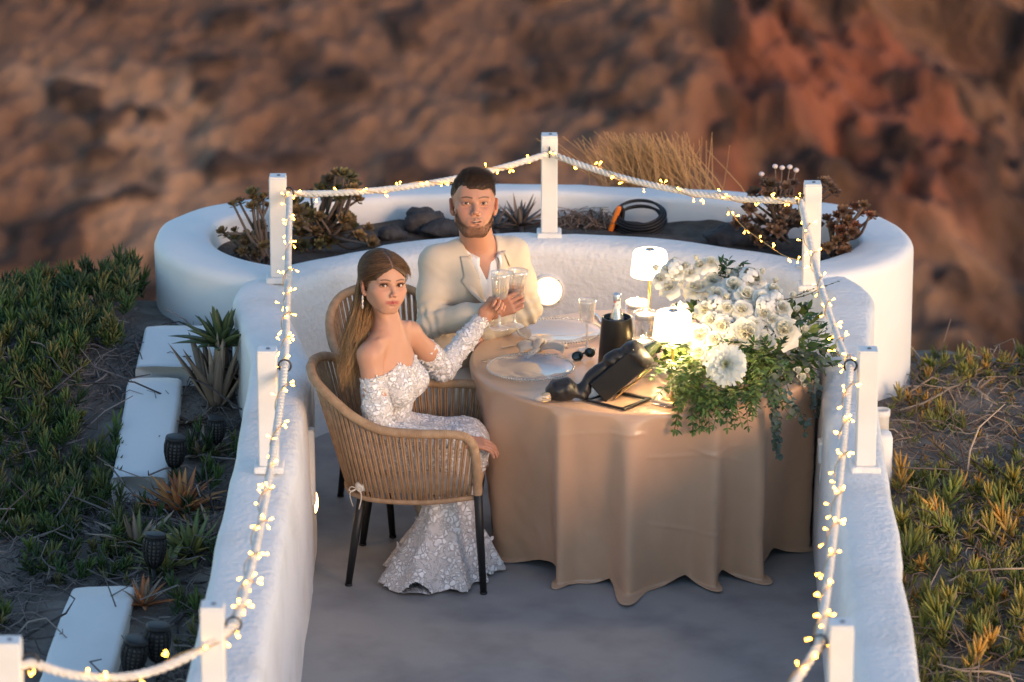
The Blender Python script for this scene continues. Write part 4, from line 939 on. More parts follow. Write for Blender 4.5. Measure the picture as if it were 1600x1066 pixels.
def lace_mat():
    m = pmat('lace', (0.80, 0.79, 0.80), 0.7, sheen=0.2); n = m.node_tree.nodes; l = m.node_tree.links; b = n['Principled BSDF']
    tc = n['Texture Coordinate']; ns = n.new('ShaderNodeTexNoise'); ns.inputs['Scale'].default_value = 24; ns.inputs['Detail'].default_value = 4; ns.inputs['Distortion'].default_value = 1.6
    v = n.new('ShaderNodeTexVoronoi'); v.inputs['Scale'].default_value = 48; v.feature = 'DISTANCE_TO_EDGE'
    ad = n.new('ShaderNodeVectorMath'); ad.operation = 'ADD'; sc = n.new('ShaderNodeVectorMath'); sc.operation = 'SCALE'; sc.inputs[3].default_value = .03
    l.new(tc.outputs['Object'], ns.inputs['Vector']); l.new(ns.outputs['Color'], sc.inputs[0]); l.new(tc.outputs['Object'], ad.inputs[0]); l.new(sc.outputs[0], ad.inputs[1]); l.new(ad.outputs[0], v.inputs['Vector'])
    r1 = n.new('ShaderNodeMapRange'); r1.inputs[1].default_value = .44; r1.inputs[2].default_value = .53; l.new(ns.outputs[0], r1.inputs[0])
    r2 = n.new('ShaderNodeMapRange'); r2.inputs[1].default_value = .02; r2.inputs[2].default_value = .10; l.new(v.outputs['Distance'], r2.inputs[0])
    mu = n.new('ShaderNodeMath'); mu.operation = 'MULTIPLY'; l.new(r1.outputs[0], mu.inputs[0]); l.new(r2.outputs[0], mu.inputs[1])
    mx = n.new('ShaderNodeMix'); mx.data_type = 'RGBA'; mx.inputs[6].default_value = (.60, .565, .555, 1); mx.inputs[7].default_value = (.87, .86, .87, 1); l.new(mu.outputs[0], mx.inputs[0]); l.new(mx.outputs[2], b.inputs['Base Color'])
    bp = n.new('ShaderNodeBump'); bp.inputs['Strength'].default_value = .9; bp.inputs['Distance'].default_value = .006; l.new(mu.outputs[0], bp.inputs['Height']); l.new(bp.outputs[0], b.inputs['Normal'])
lace_mat()
def nrm(v): v = np.asarray(v, float); return v / np.linalg.norm(v)
def face_frame(fwd, roll=0.0):
    """columns: subject's right, forward, up"""
    f = nrm(fwd); r = nrm(np.cross(f, [0, 0, 1.0])); u = np.cross(r, f); c, s = math.cos(roll), math.sin(roll)
    return np.stack([r * c + u * s, f, u * c - r * s], 1)
def head_sdf(g, c, M, s, male):
    """skull, jaw, features; local axes x right, y forward, z up, origin at eye height"""
    c = np.array(c, float); L = lambda *p: c + M @ (np.array(p, float) * s); E = lambda p, r, k, op='u', Rm=None: g.ell(L(*p), np.array(r) * s, M if Rm is None else M @ Rm, k * s, op)
    C = lambda a, b, r1, r2, k, op='u': g.cone(L(*a), L(*b), r1 * s, r2 * s, k * s, op)
    E((0, -.018, .027 if male else .034), (.0765, .096, .0715 if male else .083), 0.0)
    E((0, .028, -.012), (.066, .066, .082), .03)
    if male:
        E((0, .030, -.060), (.0545, .052, .050), .03); C((-.017, .062, -.097), (.017, .062, -.097), .0185, .0185, .03); C((.053, -.002, -.060), (.024, .052, -.096), .014, .016, .025); C((-.053, -.002, -.060), (-.024, .052, -.096), .014, .016, .025)
    else:
        E((0, .030, -.048), (.0500, .050, .046), .03); C((-.007, .064, -.090), (.007, .064, -.090), .0155, .0155, .028); C((.047, .0, -.050), (.018, .054, -.086), .014, .014, .025); C((-.047, .0, -.050), (-.018, .054, -.086), .014, .014, .025)
    for q in (-1, 1):
        E((q * .045, .056, -.022), (.022, .022, .018), .022)                         # cheek bone
        E((q * .032, .066, -.045), (.020, .020, .026), .02)
        E((q * .031, .096, .001), (.0185, .020, .0130), .014, 's')                   # orbit
        C((q * .012, .0885, .0165), (q * .044, .078, .0175), .0085 if male else .006, .006, .012)   # brow
        E((q * .031, .0775, -.0005), (.0168, .0135, .0112), .004)                    # lids over the ball
    E((0, .062, .045), (.052, .030, .040), .03)                                      # forehead
    w = .90 if male else .76; ny = .0 if male else -.003
    C((0, .087, .010), (0, .1075 + ny, -.029), .0074 * w, .0088 * w, .009); E((0, .1085 + ny, -.0325), (.0096 * w, .0095, .0082), .006)
    for q in (-1, 1): E((q * .0120 * w, .099, -.0365), (.0068 * w, .0095, .0070), .005); E((q * .0062 * w, .1035, -.0435), (.0034 * w, .0052, .0036), .002, 's')
    E((0, .080 if male else .076, -.064 if male else -.062), (.030, .018, .024 if male else .021), .018)                                    # muzzle
    f = 1.0 if male else .92; lw = .023 if male else .0265; dy = 0 if male else -.0035; dz = 0 if male else .003
    for q in (-1, 1): C((0, .0985 + dy, -.0605 + dz), (q * lw, .0855 + dy, -.0645 + dz), .0044 * f, .0026, .004); C((0, .0978 + dy, -.0712 + dz), (q * (lw - .003), .0860 + dy, -.0664 + dz), .0060 * f, .0030, .004)
    E((0, .0945, -.0775), (.012, .008, .004), .005, 's')
    if male: E((0, .098, -.0655), (.0205, .016, .0030), .002, 's')
    else: C((-.021, .0975, -.0628), (.021, .0975, -.0628), .0015, .0015, .002, 's')
    for q in (-1, 1):                                                               # ears
        Rm = rotz(q * R(-22)) @ roty(q * R(8)); E((q * .0785, -.008, -.014), (.0080, .0180, .0320), .006, 'u', Rm); E((q * .086, -.004, -.010), (.0050, .0095, .0185), .004, 's', Rm); E((q * .0735, .002, -.036), (.006, .008, .010), .006)
    for q in (-1, 1):                                                               # eye opening
        Rm = roty(q * R(-5 if male else -9)); E((q * .0312, .0945, -.0005), (.0142, .016, .0043 if male else .0047), .002, 's', Rm)
def head_colors(V, c, M, s, male, base):
    P = ((V - c) @ M) / s; x, y, z = P[:, 0], P[:, 1], P[:, 2]; C = np.tile(np.array(base), (len(V), 1)); front = sstep(.03, .06, y)
    def mixc(w, col): C[:] = C * (1 - w[:, None]) + w[:, None] * np.array(col)
    mixc(.35 * front * np.exp(-((np.abs(x) - .042) / .018) ** 2 - ((z + .030) / .020) ** 2), np.array(base) * [1.1, .72, .70])
    mixc(.30 * np.exp(-(x / .012) ** 2 - ((z + .033) / .012) ** 2) * sstep(.09, .1, y), np.array(base) * [1.1, .72, .68])
    ear = sstep(.072, .078, np.abs(x)) * sstep(-.05, -.03, z) * (1 - sstep(.02, .03, z)); mixc(.35 * ear, np.array(base) * [1.1, .65, .55])
    lip = np.exp(-((z + (.0655 if male else .0625)) / (.0074 if not male else .0070)) ** 4) * np.exp(-(x / (.0215 if male else .0270)) ** 6) * sstep(.080, .088, y)
    mixc(lip * (.95 if not male else .55), (.36, .075, .065) if not male else (.36, .145, .11))
    lid = np.exp(-((np.abs(x) - .031) / .016) ** 4 - ((z - .004) / .010) ** 4) * sstep(.075, .082, y); mixc(lid * (.75 if not male else .25), np.array(base) * [.52, .38, .34])
    bz = .0175 + .004 * np.sin(np.clip((np.abs(x) - .012) / .034, 0, 1) * 2.6) + (.002 if not male else 0); bz = bz - (.0015 if male else .0035); bw = .0030 if male else .0027
    brow = np.exp(-((z - bz - .002) / bw) ** 4) * sstep(.008, .013, np.abs(x)) * (1 - sstep(.045, .052, np.abs(x))) * sstep(.06, .07, y); mixc(brow * .85, (.055, .030, .018))
    liner = np.exp(-((np.abs(x) - .0312) / .0175) ** 6) * np.exp(-((z - .0052 - .10 * (np.abs(x) - .031) + 22 * (np.abs(x) - .031) ** 2) / .0024) ** 2) * sstep(.072, .08, y); mixc(liner * (.95 if not male else .45), (.02, .012, .010))
    if male:
        ax_ = np.abs(x); zl = np.interp(ax_, [0, .016, .030, .045, .058, .066, .075], [-.082, -.081, -.079, -.068, -.046, -.012, .02]); zl = np.where(y < .03, np.interp(y, [-.02, .0, .03], [-.06, -.02, -.012]), zl)
        bdj = (1 - sstep(zl - .006, zl + .006, z)) * sstep(-.132, -.116, z) * sstep(.002, .014, y) * (1 - sstep(.064, .068, ax_))
        mus = np.exp(-((z + .0535) / .0050) ** 4) * np.exp(-(x / .027) ** 6) * sstep(.08, .09, y) * .6; gt = np.exp(-((ax_ - .030 - .10 * (-.066 - z)) / .0055) ** 2) * np.exp(-((z + .068) / .016) ** 4) * front * .5
        bd = np.clip(np.maximum.reduce([bdj * .95, mus, gt]), 0, 1) * (1 - lip * .9)
        bd = bd * (.75 + .25 * vnoise(x * 900, y * 900, z * 900)); mixc(bd * .62, (.11, .058, .034))
        return C, bd
    return C, None
def eyes(root, c, M, s, look):
    for q in (-1, 1):
        o = c + M @ (np.array([q * .0312, .0760, -.0008]) * s); d = nrm(look - o); Mz = zto(d)
        m = MB(); m.sphere(o, .0121 * s, 20, 14); e = m.build('eyeball', 'eye_white', root)
        m = MB(); m.lathe([(0, .01275), (.0030, .01255), (.0056, .01150), (.0062, .0110)], 20, o, Mz * s); m.build('iris', 'iris', e)
        m = MB(); m.lathe([(0, .0130), (.0021, .0128), (.0024, .0126)], 16, o, Mz * s); m.build('pupil', 'pupil', e)
def hand(g, W, d, n, w, curls=(45, 70, 45), thumb=None, s=1.0, k=.006, spread=.0):
    """five-fingered hand: wrist W, d towards the knuckles, n palm side, w from index to little finger"""
    d = nrm(d); n = nrm(n - d * np.dot(n, d)); w = nrm(w - d * np.dot(w, d) - n * np.dot(w, n)); W = np.array(W, float)
    K = W + d * .082 * s
    for i, off in enumerate((-.030, -.010, .010, .028)):
        g.cone(W + d * .012 * s + w * off * .55 * s, K + w * off * s, .0165 * s, .0110 * s, .012 * s)
    g.cone(W - d * .02 * s, W + d * .02 * s, .025 * s, .024 * s, .015 * s)
    LN = ((.042, .026, .020), (.047, .029, .021), (.043, .027, .020), (.034, .021, .018))
    for i, off in enumerate((-.030, -.010, .010, .028)):
        p = K + w * off * s; a = 0.0; dd = d + w * spread * (off / .03)
        for j in range(3):
            a += R(curls[j] * (1 + .06 * (i - 1))); v = nrm(dd) * math.cos(a) + n * math.sin(a); q = p + v * LN[i][j] * s
            r = (.0092, .0084, .0076, .0066)[j] * s * (.9 if i == 3 else 1); r2 = (.0084, .0076, .0064)[j] * s * (.9 if i == 3 else 1)
            g.cone(p, q, r, r2, .003 * s); p = q
    tb = W + d * .022 * s - w * .026 * s; T = thumb if thumb is not None else (tb + (d * .030 - w * .022 + n * .022) * s, tb + (d * .055 - w * .020 + n * .040) * s, tb + (d * .072 - w * .010 + n * .052) * s)
    g.cone(tb, T[0], .0150 * s, .0118 * s, .012 * s); g.cone(T[0], T[1], .0108 * s, .0096 * s, .004 * s); g.cone(T[1], T[2], .0096 * s, .0072 * s, .003 * s)
def strands(m, P0, P1list, r, cols, grad=1.0):
    """thin three-sided hairs; P1list: (n, k, 3) polylines"""
    n, k, _ = P1list.shape; T = np.gradient(P1list, axis=1); T /= np.linalg.norm(T, axis=2)[..., None] + 1e-9
    A = np.cross(T, np.array([.31, .52, .79])); A /= np.linalg.norm(A, axis=2)[..., None] + 1e-9; B = np.cross(T, A)
    rr = r * np.linspace(1, .35, k)[None, :, None]
    V = np.stack([P1list + rr * (math.cos(a) * A + math.sin(a) * B) for a in (0, 2.094, 4.189)], 2)
    base = np.arange(n * k * 3).reshape(n, k, 3); F = []
    for j in range(3): F.append(np.stack([base[:, :-1, j], base[:, :-1, (j + 1) % 3], base[:, 1:, (j + 1) % 3], base[:, 1:, j]], -1).reshape(-1, 4))
    m.v.append(V.reshape(-1, 3)); m.f += [tuple(q) for q in (np.concatenate(F) + m.n).tolist()]; m.n += n * k * 3
    gr = np.linspace(1, grad, k)[None, :, None, None] * np.ones((1, 1, 3, 1)); m.c.append((cols[:, None, None, :] * gr).reshape(-1, 3).astype(np.float32))
def bvh(V, F): return BVHTree.FromPolygons([tuple(v) for v in V.tolist()], [tuple(f) for f in F.tolist()])
# ------------------------------------------------------------------ glasses in the hands
G1 = U(780, 513, Y=.0); A1 = nrm((.025, 0, 1)); G2 = U(803, 509, Y=.075); A2 = nrm((.075, 0, 1))
goblet(G1, A1, 'cut crystal wine glass of pale wine raised in the lace-sleeved hand', 'wine_pale', sc=1.10)
goblet(G2, A2, 'cut crystal wine glass of amber wine raised in the jacketed hand', 'wine_rose', sc=1.10)
# ------------------------------------------------------------------ the man
def build_man():
    g0 = np.random.default_rng(5); s = 1.09
    tf = nrm((.42, -.91, 0)); ts = np.array([-tf[1], tf[0], 0]); up = np.array([0, 0, 1.0])        # ts: his left
    HC = U(740, 317, Y=.26); look = np.array([CX, CY, CZ]); HM = face_frame(nrm(look - HC) + np.array([.07, 0, -.02]), R(1))
    NB = U(748, 384, Y=.345); SR = U(682, 411, Y=.275); SL = U(799, 397, Y=.40); HIP = np.array([-.80, .34, .53])
    ER = U(674, 506, Y=.17); WR = U(768, 487, Y=.06); EL = U(824, 484, Y=.36); WL = np.array([-.655, .255, .715])
    root = thing('person', 'seated bearded man in cream jacket and open white shirt raising a glass', 'person', (HIP[0], HIP[1], 0))
    CH = (SR + SL) / 2 * .75 + HIP * .25
    # skin: head, neck and hands
    g = SDF(HC - [.16, .17, .30], HC + [.16, .18, .16], .0019); head_sdf(g, HC, HM, s, True)
    nb = HC + HM @ (np.array([0, -.022, -.055]) * s); g.cone(nb, NB + [0, .0, -.02], .056 * s, .063 * s, .02); g.cone(NB + [0, 0, -.02], NB + tf * .03 - up * .12, .066, .07, .03); cs_ = (SR + SL) / 2; g.ell(cs_ - up * .105 + tf * .006, np.array([.150, .106, .165]), np.stack([ts, tf, up], 1), .03); g.cone(cs_ - ts * .08, cs_ + ts * .08, .050, .050, .03)
    V1, F1 = g.mesh(); C1, bd = head_colors(V1, HC, HM, s, True, (.47, .235, .155))
    d = nrm(G2 + A2 * .112 + np.array([.012, -.040, 0]) - WR)
    g = SDF(WR - [.07, .11, .09], WR + [.17, .10, .10], .0019)
    g.cone(WR - d * .10, WR, .030, .027, 0); hand(g, WR, d, (.25, .95, .05), (0, .1, -1), (28, 62, 50), s=1.02, thumb=[WR + d * .05 + up * .040 + np.array([0, .02, 0]), WR + d * .085 + up * .040 + np.array([0, .035, 0]), WR + d * .105 + up * .034 + np.array([0, .05, 0])])
    V2, F2 = g.mesh(); C2 = np.tile(np.array([.44, .21, .14]), (len(V2), 1))
    g = SDF(WL - [.10, .14, .06], WL + [.08, .08, .06], .0030); dl = nrm(WL - EL + np.array([0, 0, -.03])); g.cone(WL - dl * .06, WL, .030, .027, 0); hand(g, WL, dl, (0, 0, -1), nrm(np.cross(dl, up)), (15, 25, 20), s=1.0)
    V3, F3 = g.mesh(); C3 = np.tile(np.array([.44, .21, .14]), (len(V3), 1))
    # torso under the clothes joins the pieces
    g = SDF(HIP - [.25, .25, .15], NB + [.40, .25, .05], .008); g.chain([(HIP, .12), (CH, .12), (NB - up * .06, .07), (NB, .058)], .05); V4, F4 = g.mesh(); C4 = np.tile(np.array([.47, .235, .155]), (len(V4), 1))
    V = np.concatenate([V1, V2, V3, V4]); F = np.concatenate([F1, F2 + len(V1), F3 + len(V1) + len(V2), F4 + len(V1) + len(V2) + len(V3)])
    body = obj('body', mesh('body', V - wloc(root), F, 'skin', True, np.concatenate([C1, C2, C3, C4])), root)
    eyes(root, HC, HM, s, look)
    T = lambda *p: HC + HM @ (np.array(p) * s)
    m = MB(); V = []
    for i in range(9):
        x = (i / 8 - .5) * .034; y = .0955 - 9 * x * x; V += [T(x * .85, y - .0060, -.0625), T(x * .85, y - .0070, -.0664 + 5 * x * x)]
    m.add(V, [(2 * i, 2 * i + 1, 2 * i + 3, 2 * i + 2) for i in range(8)]); m.build('teeth', 'teeth', root)
    # hair: cap plus combed strands
    g = SDF(HC - np.array([.13, .15, .12]), HC + np.array([.13, .15, .19]), .0026)
    c2 = T(0, -.020, .030); g.ell(c2, np.array([.0780, .0985, .0735]) * s, HM); g.ell(T(-.004, .034, .060), np.array([.060, .066, .042]) * s, HM, k=.025)
    sl, P = g.region(g.lo, g.lo + g.n * g.h)
    Q = [((P[0] - HC[0]) * HM[0, i] + (P[1] - HC[1]) * HM[1, i] + (P[2] - HC[2]) * HM[2, i]) / s for i in range(3)]
    hl = np.where(Q[1] > .045, .041 + .010 * np.cos(Q[0] * 55) - .25 * np.maximum(np.abs(Q[0]) - .045, 0), np.interp(np.clip(Q[1], -.12, .045), [-.12, -.07, -.03, .0, .022, .030, .045], [-.062, -.058, -.02, .018, -.020, -.010, .034]))
    g.d[sl] = np.maximum(g.d[sl], (hl - Q[2]) * s); g.noise(lambda x, y, z: .0022 * fbm(x * 70, y * 70, z * 70, 2))
    Vh, Fh = g.mesh(); Ph = ((Vh - HC) @ HM) / s
    fade = sstep(.02, .075, Ph[:, 2])[:, None]; Ch = np.array([.040, .022, .013]) * fade + np.array([.16, .082, .050]) * (1 - fade)
    hair = obj('hair', mesh('hair', Vh - wloc(root), Fh, 'hair_strand', True, Ch), root)
    k = np.nonzero(Ph[:, 2] > .025)[0]; k = g0.choice(k, 8000); Pk = Ph[k]; Nk = nrm2 = Pk - np.array([0, -.02, .036]); Nk = Nk / np.linalg.norm(Nk, axis=1)[:, None]
    flow = np.tile(np.array([-.55, -.75, .25]), (len(k), 1)) + g0.normal(0, .16, (len(k), 3)); flow -= Nk * np.sum(flow * Nk, 1)[:, None]; flow /= np.linalg.norm(flow, axis=1)[:, None]
    top = sstep(.045, .10, Pk[:, 2])[:, None]; Ln = .010 + .030 * top; t = np.linspace(0, 1, 5)[None, :, None]
    S_ = Pk[:, None] + flow[:, None] * Ln[:, None] * t + Nk[:, None] * (.006 * top[:, None] * np.sin(t * 2.6) + .0012)
    m = MB(); cols = np.array([.045, .025, .014]) * g0.uniform(.6, 1.9, (len(k), 1)) * np.array([1, .95, .9]); strands(m, None, HC + (S_ * s) @ HM.T, .00040, cols); m.build('hair_strands', 'hair_strand', hair, usecol=True)
    # beard bristle
    kb = np.nonzero(bd > .45)[0]; kb = g0.choice(kb, 6500); Pb = ((V1[kb] - HC) @ HM) / s; Nb = Pb - np.array([0, .02, -.05]); Nb /= np.linalg.norm(Nb, axis=1)[:, None]
    fl = Nb * .5 + np.array([0, .05, -.8]) + g0.normal(0, .2, Pb.shape); fl /= np.linalg.norm(fl, axis=1)[:, None]; lb = g0.uniform(.0012, .0042, (len(kb), 1))
    S_ = Pb[:, None] + fl[:, None] * lb[:, None] * np.linspace(-.1, 1, 3)[None, :, None]
    m = MB(); strands(m, None, HC + (S_ * s) @ HM.T, .00034, np.array([.10, .052, .028]) * g0.uniform(.6, 1.7, (len(kb), 1))); m.build('beard', 'hair_strand', root, usecol=True)
    # eyebrows
    m = MB(); n = 620; x = g0.uniform(.010, .046, n); q = g0.choice([-1, 1], n); z = .0158 + .004 * np.sin((x - .012) / .034 * 2.6) + g0.normal(0, .0010, n); y = .0925 - 4.5 * np.maximum(x - .01, 0) ** 2 * 1.6
    P0 = np.stack([q * x, y, z], 1); fl = np.stack([q * .9, 0 * x - .15, .35 + 0 * x], 1) * .006; S_ = P0[:, None] + fl[:, None] * np.linspace(0, 1, 3)[None, :, None]; strands(m, None, HC + (S_ * s) @ HM.T, .00062, np.array([.04, .021, .012]) * g0.uniform(.7, 1.5, (n, 1))); m.build('eyebrows', 'hair_strand', root, usecol=True)
    # shirt
    g = SDF(np.minimum(HIP, SR) - [.22, .22, .12], np.maximum(SL, NB) + [.22, .22, .06], .0045); F3d = np.stack([ts, tf, up], 1)
    def torso(g, e):
        g.ell(HIP + up * .04, (.165 + e, .125 + e, .14), F3d, .05); g.ell(HIP * .55 + CH * .45 + tf * .012, (.160 + e, .120 + e, .17), F3d, .05)
        g.ell((SR + SL) / 2 - up * .105 + tf * .012, (.172 + e, .112 + e, .165), F3d, .06)
        g.cone(SR + up * .004, NB - up * .015 - ts * .03, .050 + e, .048 + e, .05); g.cone(SL + up * .004, NB - up * .015 + ts * .03, .050 + e, .048 + e, .05)
    torso(g, -.004)
    def vneck(X, Y, Z):
        c0 = (SR + SL) / 2; sd = (X - c0[0]) * ts[0] + (Y - c0[1]) * ts[1]; fw = (X - c0[0]) * tf[0] + (Y - c0[1]) * tf[1]; return np.maximum(np.abs(sd - .004) - .036 * np.clip((Z - NB[2] + .115) / .10, 0, 1.4) + .001, -fw)
    g.put(vneck, (SR + SL) / 2 + [-.2, -.25, -.12], (SR + SL) / 2 + [.2, .2, .16], .004, 's'); Vs, Fs = g.mesh(); sh = obj('shirt', mesh('shirt', Vs - wloc(root), Fs, 'shirt_white'), root)
    # shirt collar: open band with two points
    m = MB(); V = []; n = 40
    for i in range(n):
        a = R(-150 + 300 * i / (n - 1)); dirv = ts * math.sin(a) - tf * math.cos(a); fr = abs(i / (n - 1) - .5) * 2
        b = NB + dirv * np.array([.076, .076, 0]) + tf * (.008 + .018 * fr) - up * (.016 + .040 * fr ** 2); V += [b, b + up * (.040 - .006 * fr) - dirv * .004, b + up * (.036 - .012 * fr) + dirv * .007, b + dirv * .022 - up * (.006 + .040 * fr ** 4) + tf * .012 * fr]
    m.add(V, [(4 * i + j, 4 * i + j + 1, 4 * i + 5 + j, 4 * i + 4 + j) for i in range(n - 1) for j in range(3)]); o = m.build('collar', 'shirt_white', sh); o.modifiers.new('t', 'SOLIDIFY').thickness = .002
    # jacket
    g = SDF(np.minimum.reduce([HIP, SR, ER]) - [.20, .24, .16], np.maximum.reduce([SL, NB, EL, WR]) + [.12, .22, .10], .0038)
    torso(g, .012)
    g.chain([(SR - up * .002, .064), (SR * .5 + ER * .5, .062), (ER, .056)], .035); g.chain([(ER, .056), (ER * .4 + WR * .6, .049), (WR - d * .03, .043)], .02)
    g.chain([(SL - up * .002, .064), (SL * .5 + EL * .5, .063), (EL, .057)], .035); g.chain([(EL, .057), (EL * .5 + WL * .5, .048), (WL - dl * .03, .042)], .02)
    g.cone(HIP - up * .05 + tf * .02, HIP - up * .02, .16, .15, .05)
    # opening: V from the button to the collar, then the cuff mouth
    NBz = NB[2]; bt = .80; cen = (SR + SL) / 2; cen = np.array([cen[0], cen[1], 0]) + ts * .006
    def wedge(X, Y, Z):
        sd = (X - cen[0]) * ts[0] + (Y - cen[1]) * ts[1]; fw = (X - cen[0]) * tf[0] + (Y - cen[1]) * tf[1]; w = .060 * np.clip((Z - bt) / (NBz - .02 - bt), 0, 1.3) ** 1.0 - .002
        return np.maximum(np.abs(sd) - w, .02 - fw)
    g.put(wedge, cen + [-.2, -.25, bt - .02], cen + [.25, .2, NBz + .08], .004, 's')
    g.cone(NB - up * .05, NB + up * .12, .058, .066, .006, 's')
    g.cone(WR - d * .034, WR + d * .03, .031, .034, .003, 's')
    slL = lambda x, y, z, A, B: np.clip(((x - A[0]) * (B - A)[0] + (y - A[1]) * (B - A)[1] + (z - A[2]) * (B - A)[2]) / ((B - A) @ (B - A)), -.5, 1.5)
    def folds(x, y, z):
        f = .0035 * fbm(x * 7, y * 7, z * 5, 3)
        for A, B in ((SR, ER), (SL, EL), (ER, WR), (EL, WL)):
            t = slL(x, y, z, A, B); q = A[None] * (1 - t)[:, None] + B[None] * t[:, None]; dist = np.sqrt((x - q[:, 0]) ** 2 + (y - q[:, 1]) ** 2 + (z - q[:, 2]) ** 2); near = 1 - sstep(.065, .10, dist)
            f += near * .0024 * np.sin(t * 30 + 7 * vnoise(x * 9, y * 9, z * 9)) * (np.exp(-((t - (.92 if A is SR or A is SL else .08)) / .22) ** 2) + .25)
        return f + .0028 * np.sin((z * 34 + (x * ts[0] + y * ts[1]) * 46) + 3 * vnoise(x * 8, y * 8, z * 8)) * np.exp(-((z - .80) / .06) ** 2)
    g.noise(folds); Vj, Fj = g.mesh(); jk = obj('jacket', mesh('jacket', Vj - wloc(root), Fj, 'linen'), root); bj = bvh(Vj, Fj)
    def drape(name, inner, outer, nu, nv, off, parent, mat='linen', th=.004):
        """cloth piece lying on the jacket front: inner/outer edges as (side, z) in the torso frame"""
        D = np.full((nu, nv), np.nan); Q = np.zeros((nu, nv, 2))
        for i in range(nu):
            for j in range(nv):
                q = inner[i] * (1 - j / (nv - 1)) + outer[i] * j / (nv - 1); Q[i, j] = q; h = bj.ray_cast(Vector(cen + ts * q[0] + up * q[1] + tf * .5), Vector(-tf), 1.0)[0]
                if h is not None and (np.array(h) - cen) @ tf > .045: D[i, j] = (np.array(h) - cen) @ tf
        for j in range(nv):
            ok = np.nonzero(~np.isnan(D[:, j]))[0]
            if len(ok) == 0: D[:, j] = .11; continue
            D[:, j] = np.interp(np.arange(nu), ok, D[ok, j])
        for _ in range(2): D[1:-1] = (D[:-2] + D[1:-1] * 2 + D[2:]) / 4
        V = [cen + ts * Q[i, j, 0] + up * Q[i, j, 1] + tf * (D[i, j] + off + .004 * math.sin(math.pi * j / (nv - 1))) for i in range(nu) for j in range(nv)]
        V = np.array(V)
        m = MB(); m.add(V, [(i * nv + j, i * nv + j + 1, (i + 1) * nv + j + 1, (i + 1) * nv + j) for i in range(nu - 1) for j in range(nv - 1)]); o = m.build(name, mat, parent); sd_ = o.modifiers.new('t', 'SOLIDIFY'); sd_.thickness = th; sd_.offset = 0
    nu = 22; zz = np.linspace(bt - .01, NBz - .012, nu)
    for q in (-1, 1):
        wv = .060 * np.clip((zz - bt) / (NBz - .02 - bt), 0, 1.3); f = (zz - zz[0]) / (zz[-1] - zz[0]); wl = np.interp(f, [0, .45, .70, .705, .76, 1], [.004, .052, .074, .056, .050, .034])
        inner = np.stack([q * (wv + .002), zz], 1); outer = np.stack([q * (wv + wl), zz], 1); drape('lapel', inner, outer, nu, 9, .004, jk)
    m = MB(); V = []; n = 40
    for i in range(n):
        a = R(-132 + 264 * i / (n - 1)); dirv = ts * math.sin(a) - tf * math.cos(a); fr = abs(i / (n - 1) - .5) * 2
        b = NB + dirv * .088 + tf * (.006 + .016 * fr) - up * (.018 + .034 * fr ** 2); V += [b, b + up * .034 - dirv * .003, b + up * .030 + dirv * .009, b + dirv * .030 - up * (.006 + .012 * fr)]
    m.add(V, [(4 * i + j, 4 * i + j + 1, 4 * i + 5 + j, 4 * i + 4 + j) for i in range(n - 1) for j in range(3)]); o = m.build('jacket_collar', 'linen', jk); o.modifiers.new('t', 'SOLIDIFY').thickness = .004
    zz2 = np.linspace(.925, .945, 4); drape('chest_pocket', np.stack([np.full(4, .088), zz2 + .004], 1), np.stack([np.full(4, .138), zz2 + .012], 1), 4, 6, .002, jk, th=.003)
    for i in range(4):
        p = ER * (.34 - .075 * i) + WR * (.66 + .075 * i) + np.array([0, -.2, -.015]); h = bj.ray_cast(Vector(p), Vector((0, 1, .02)), .4)[0]
        if h is not None: m = MB(); m.sphere(np.array(h) + [0, -.001, 0], (.0062, .004, .0062), 10, 6); m.build('cuff_button', 'button_brown', jk)
    # trousers
    g = SDF((-1.05, -.16, 0), (-.45, .62, .66), .007); KR = np.array([-.86, -.01, .50]); KL = np.array([-.70, .02, .50])
    for hp, kn in ((HIP - ts * .09, KR), (HIP + ts * .09, KL)): g.chain([(hp - up * .01, .105), (kn, .070), (kn + np.array([.01, .03, -.40]), .055)], .03)
    g.ell(HIP, (.17, .13, .11), F3d, .04); g.noise(lambda x, y, z: .005 * fbm(x * 8, y * 8, z * 8, 3)); Vt, Ft = g.mesh(); obj('trousers', mesh('trousers', Vt - wloc(root), Ft, 'trouser'), root)
    for kn in (KR, KL):
        m = MB(); f = kn + np.array([.01, .03, -.45]); m.sphere(f + [.01, -.06, .0], (.045, .125, .045), 16, 10); m.build('shoe', 'button_brown', root)
build_man()
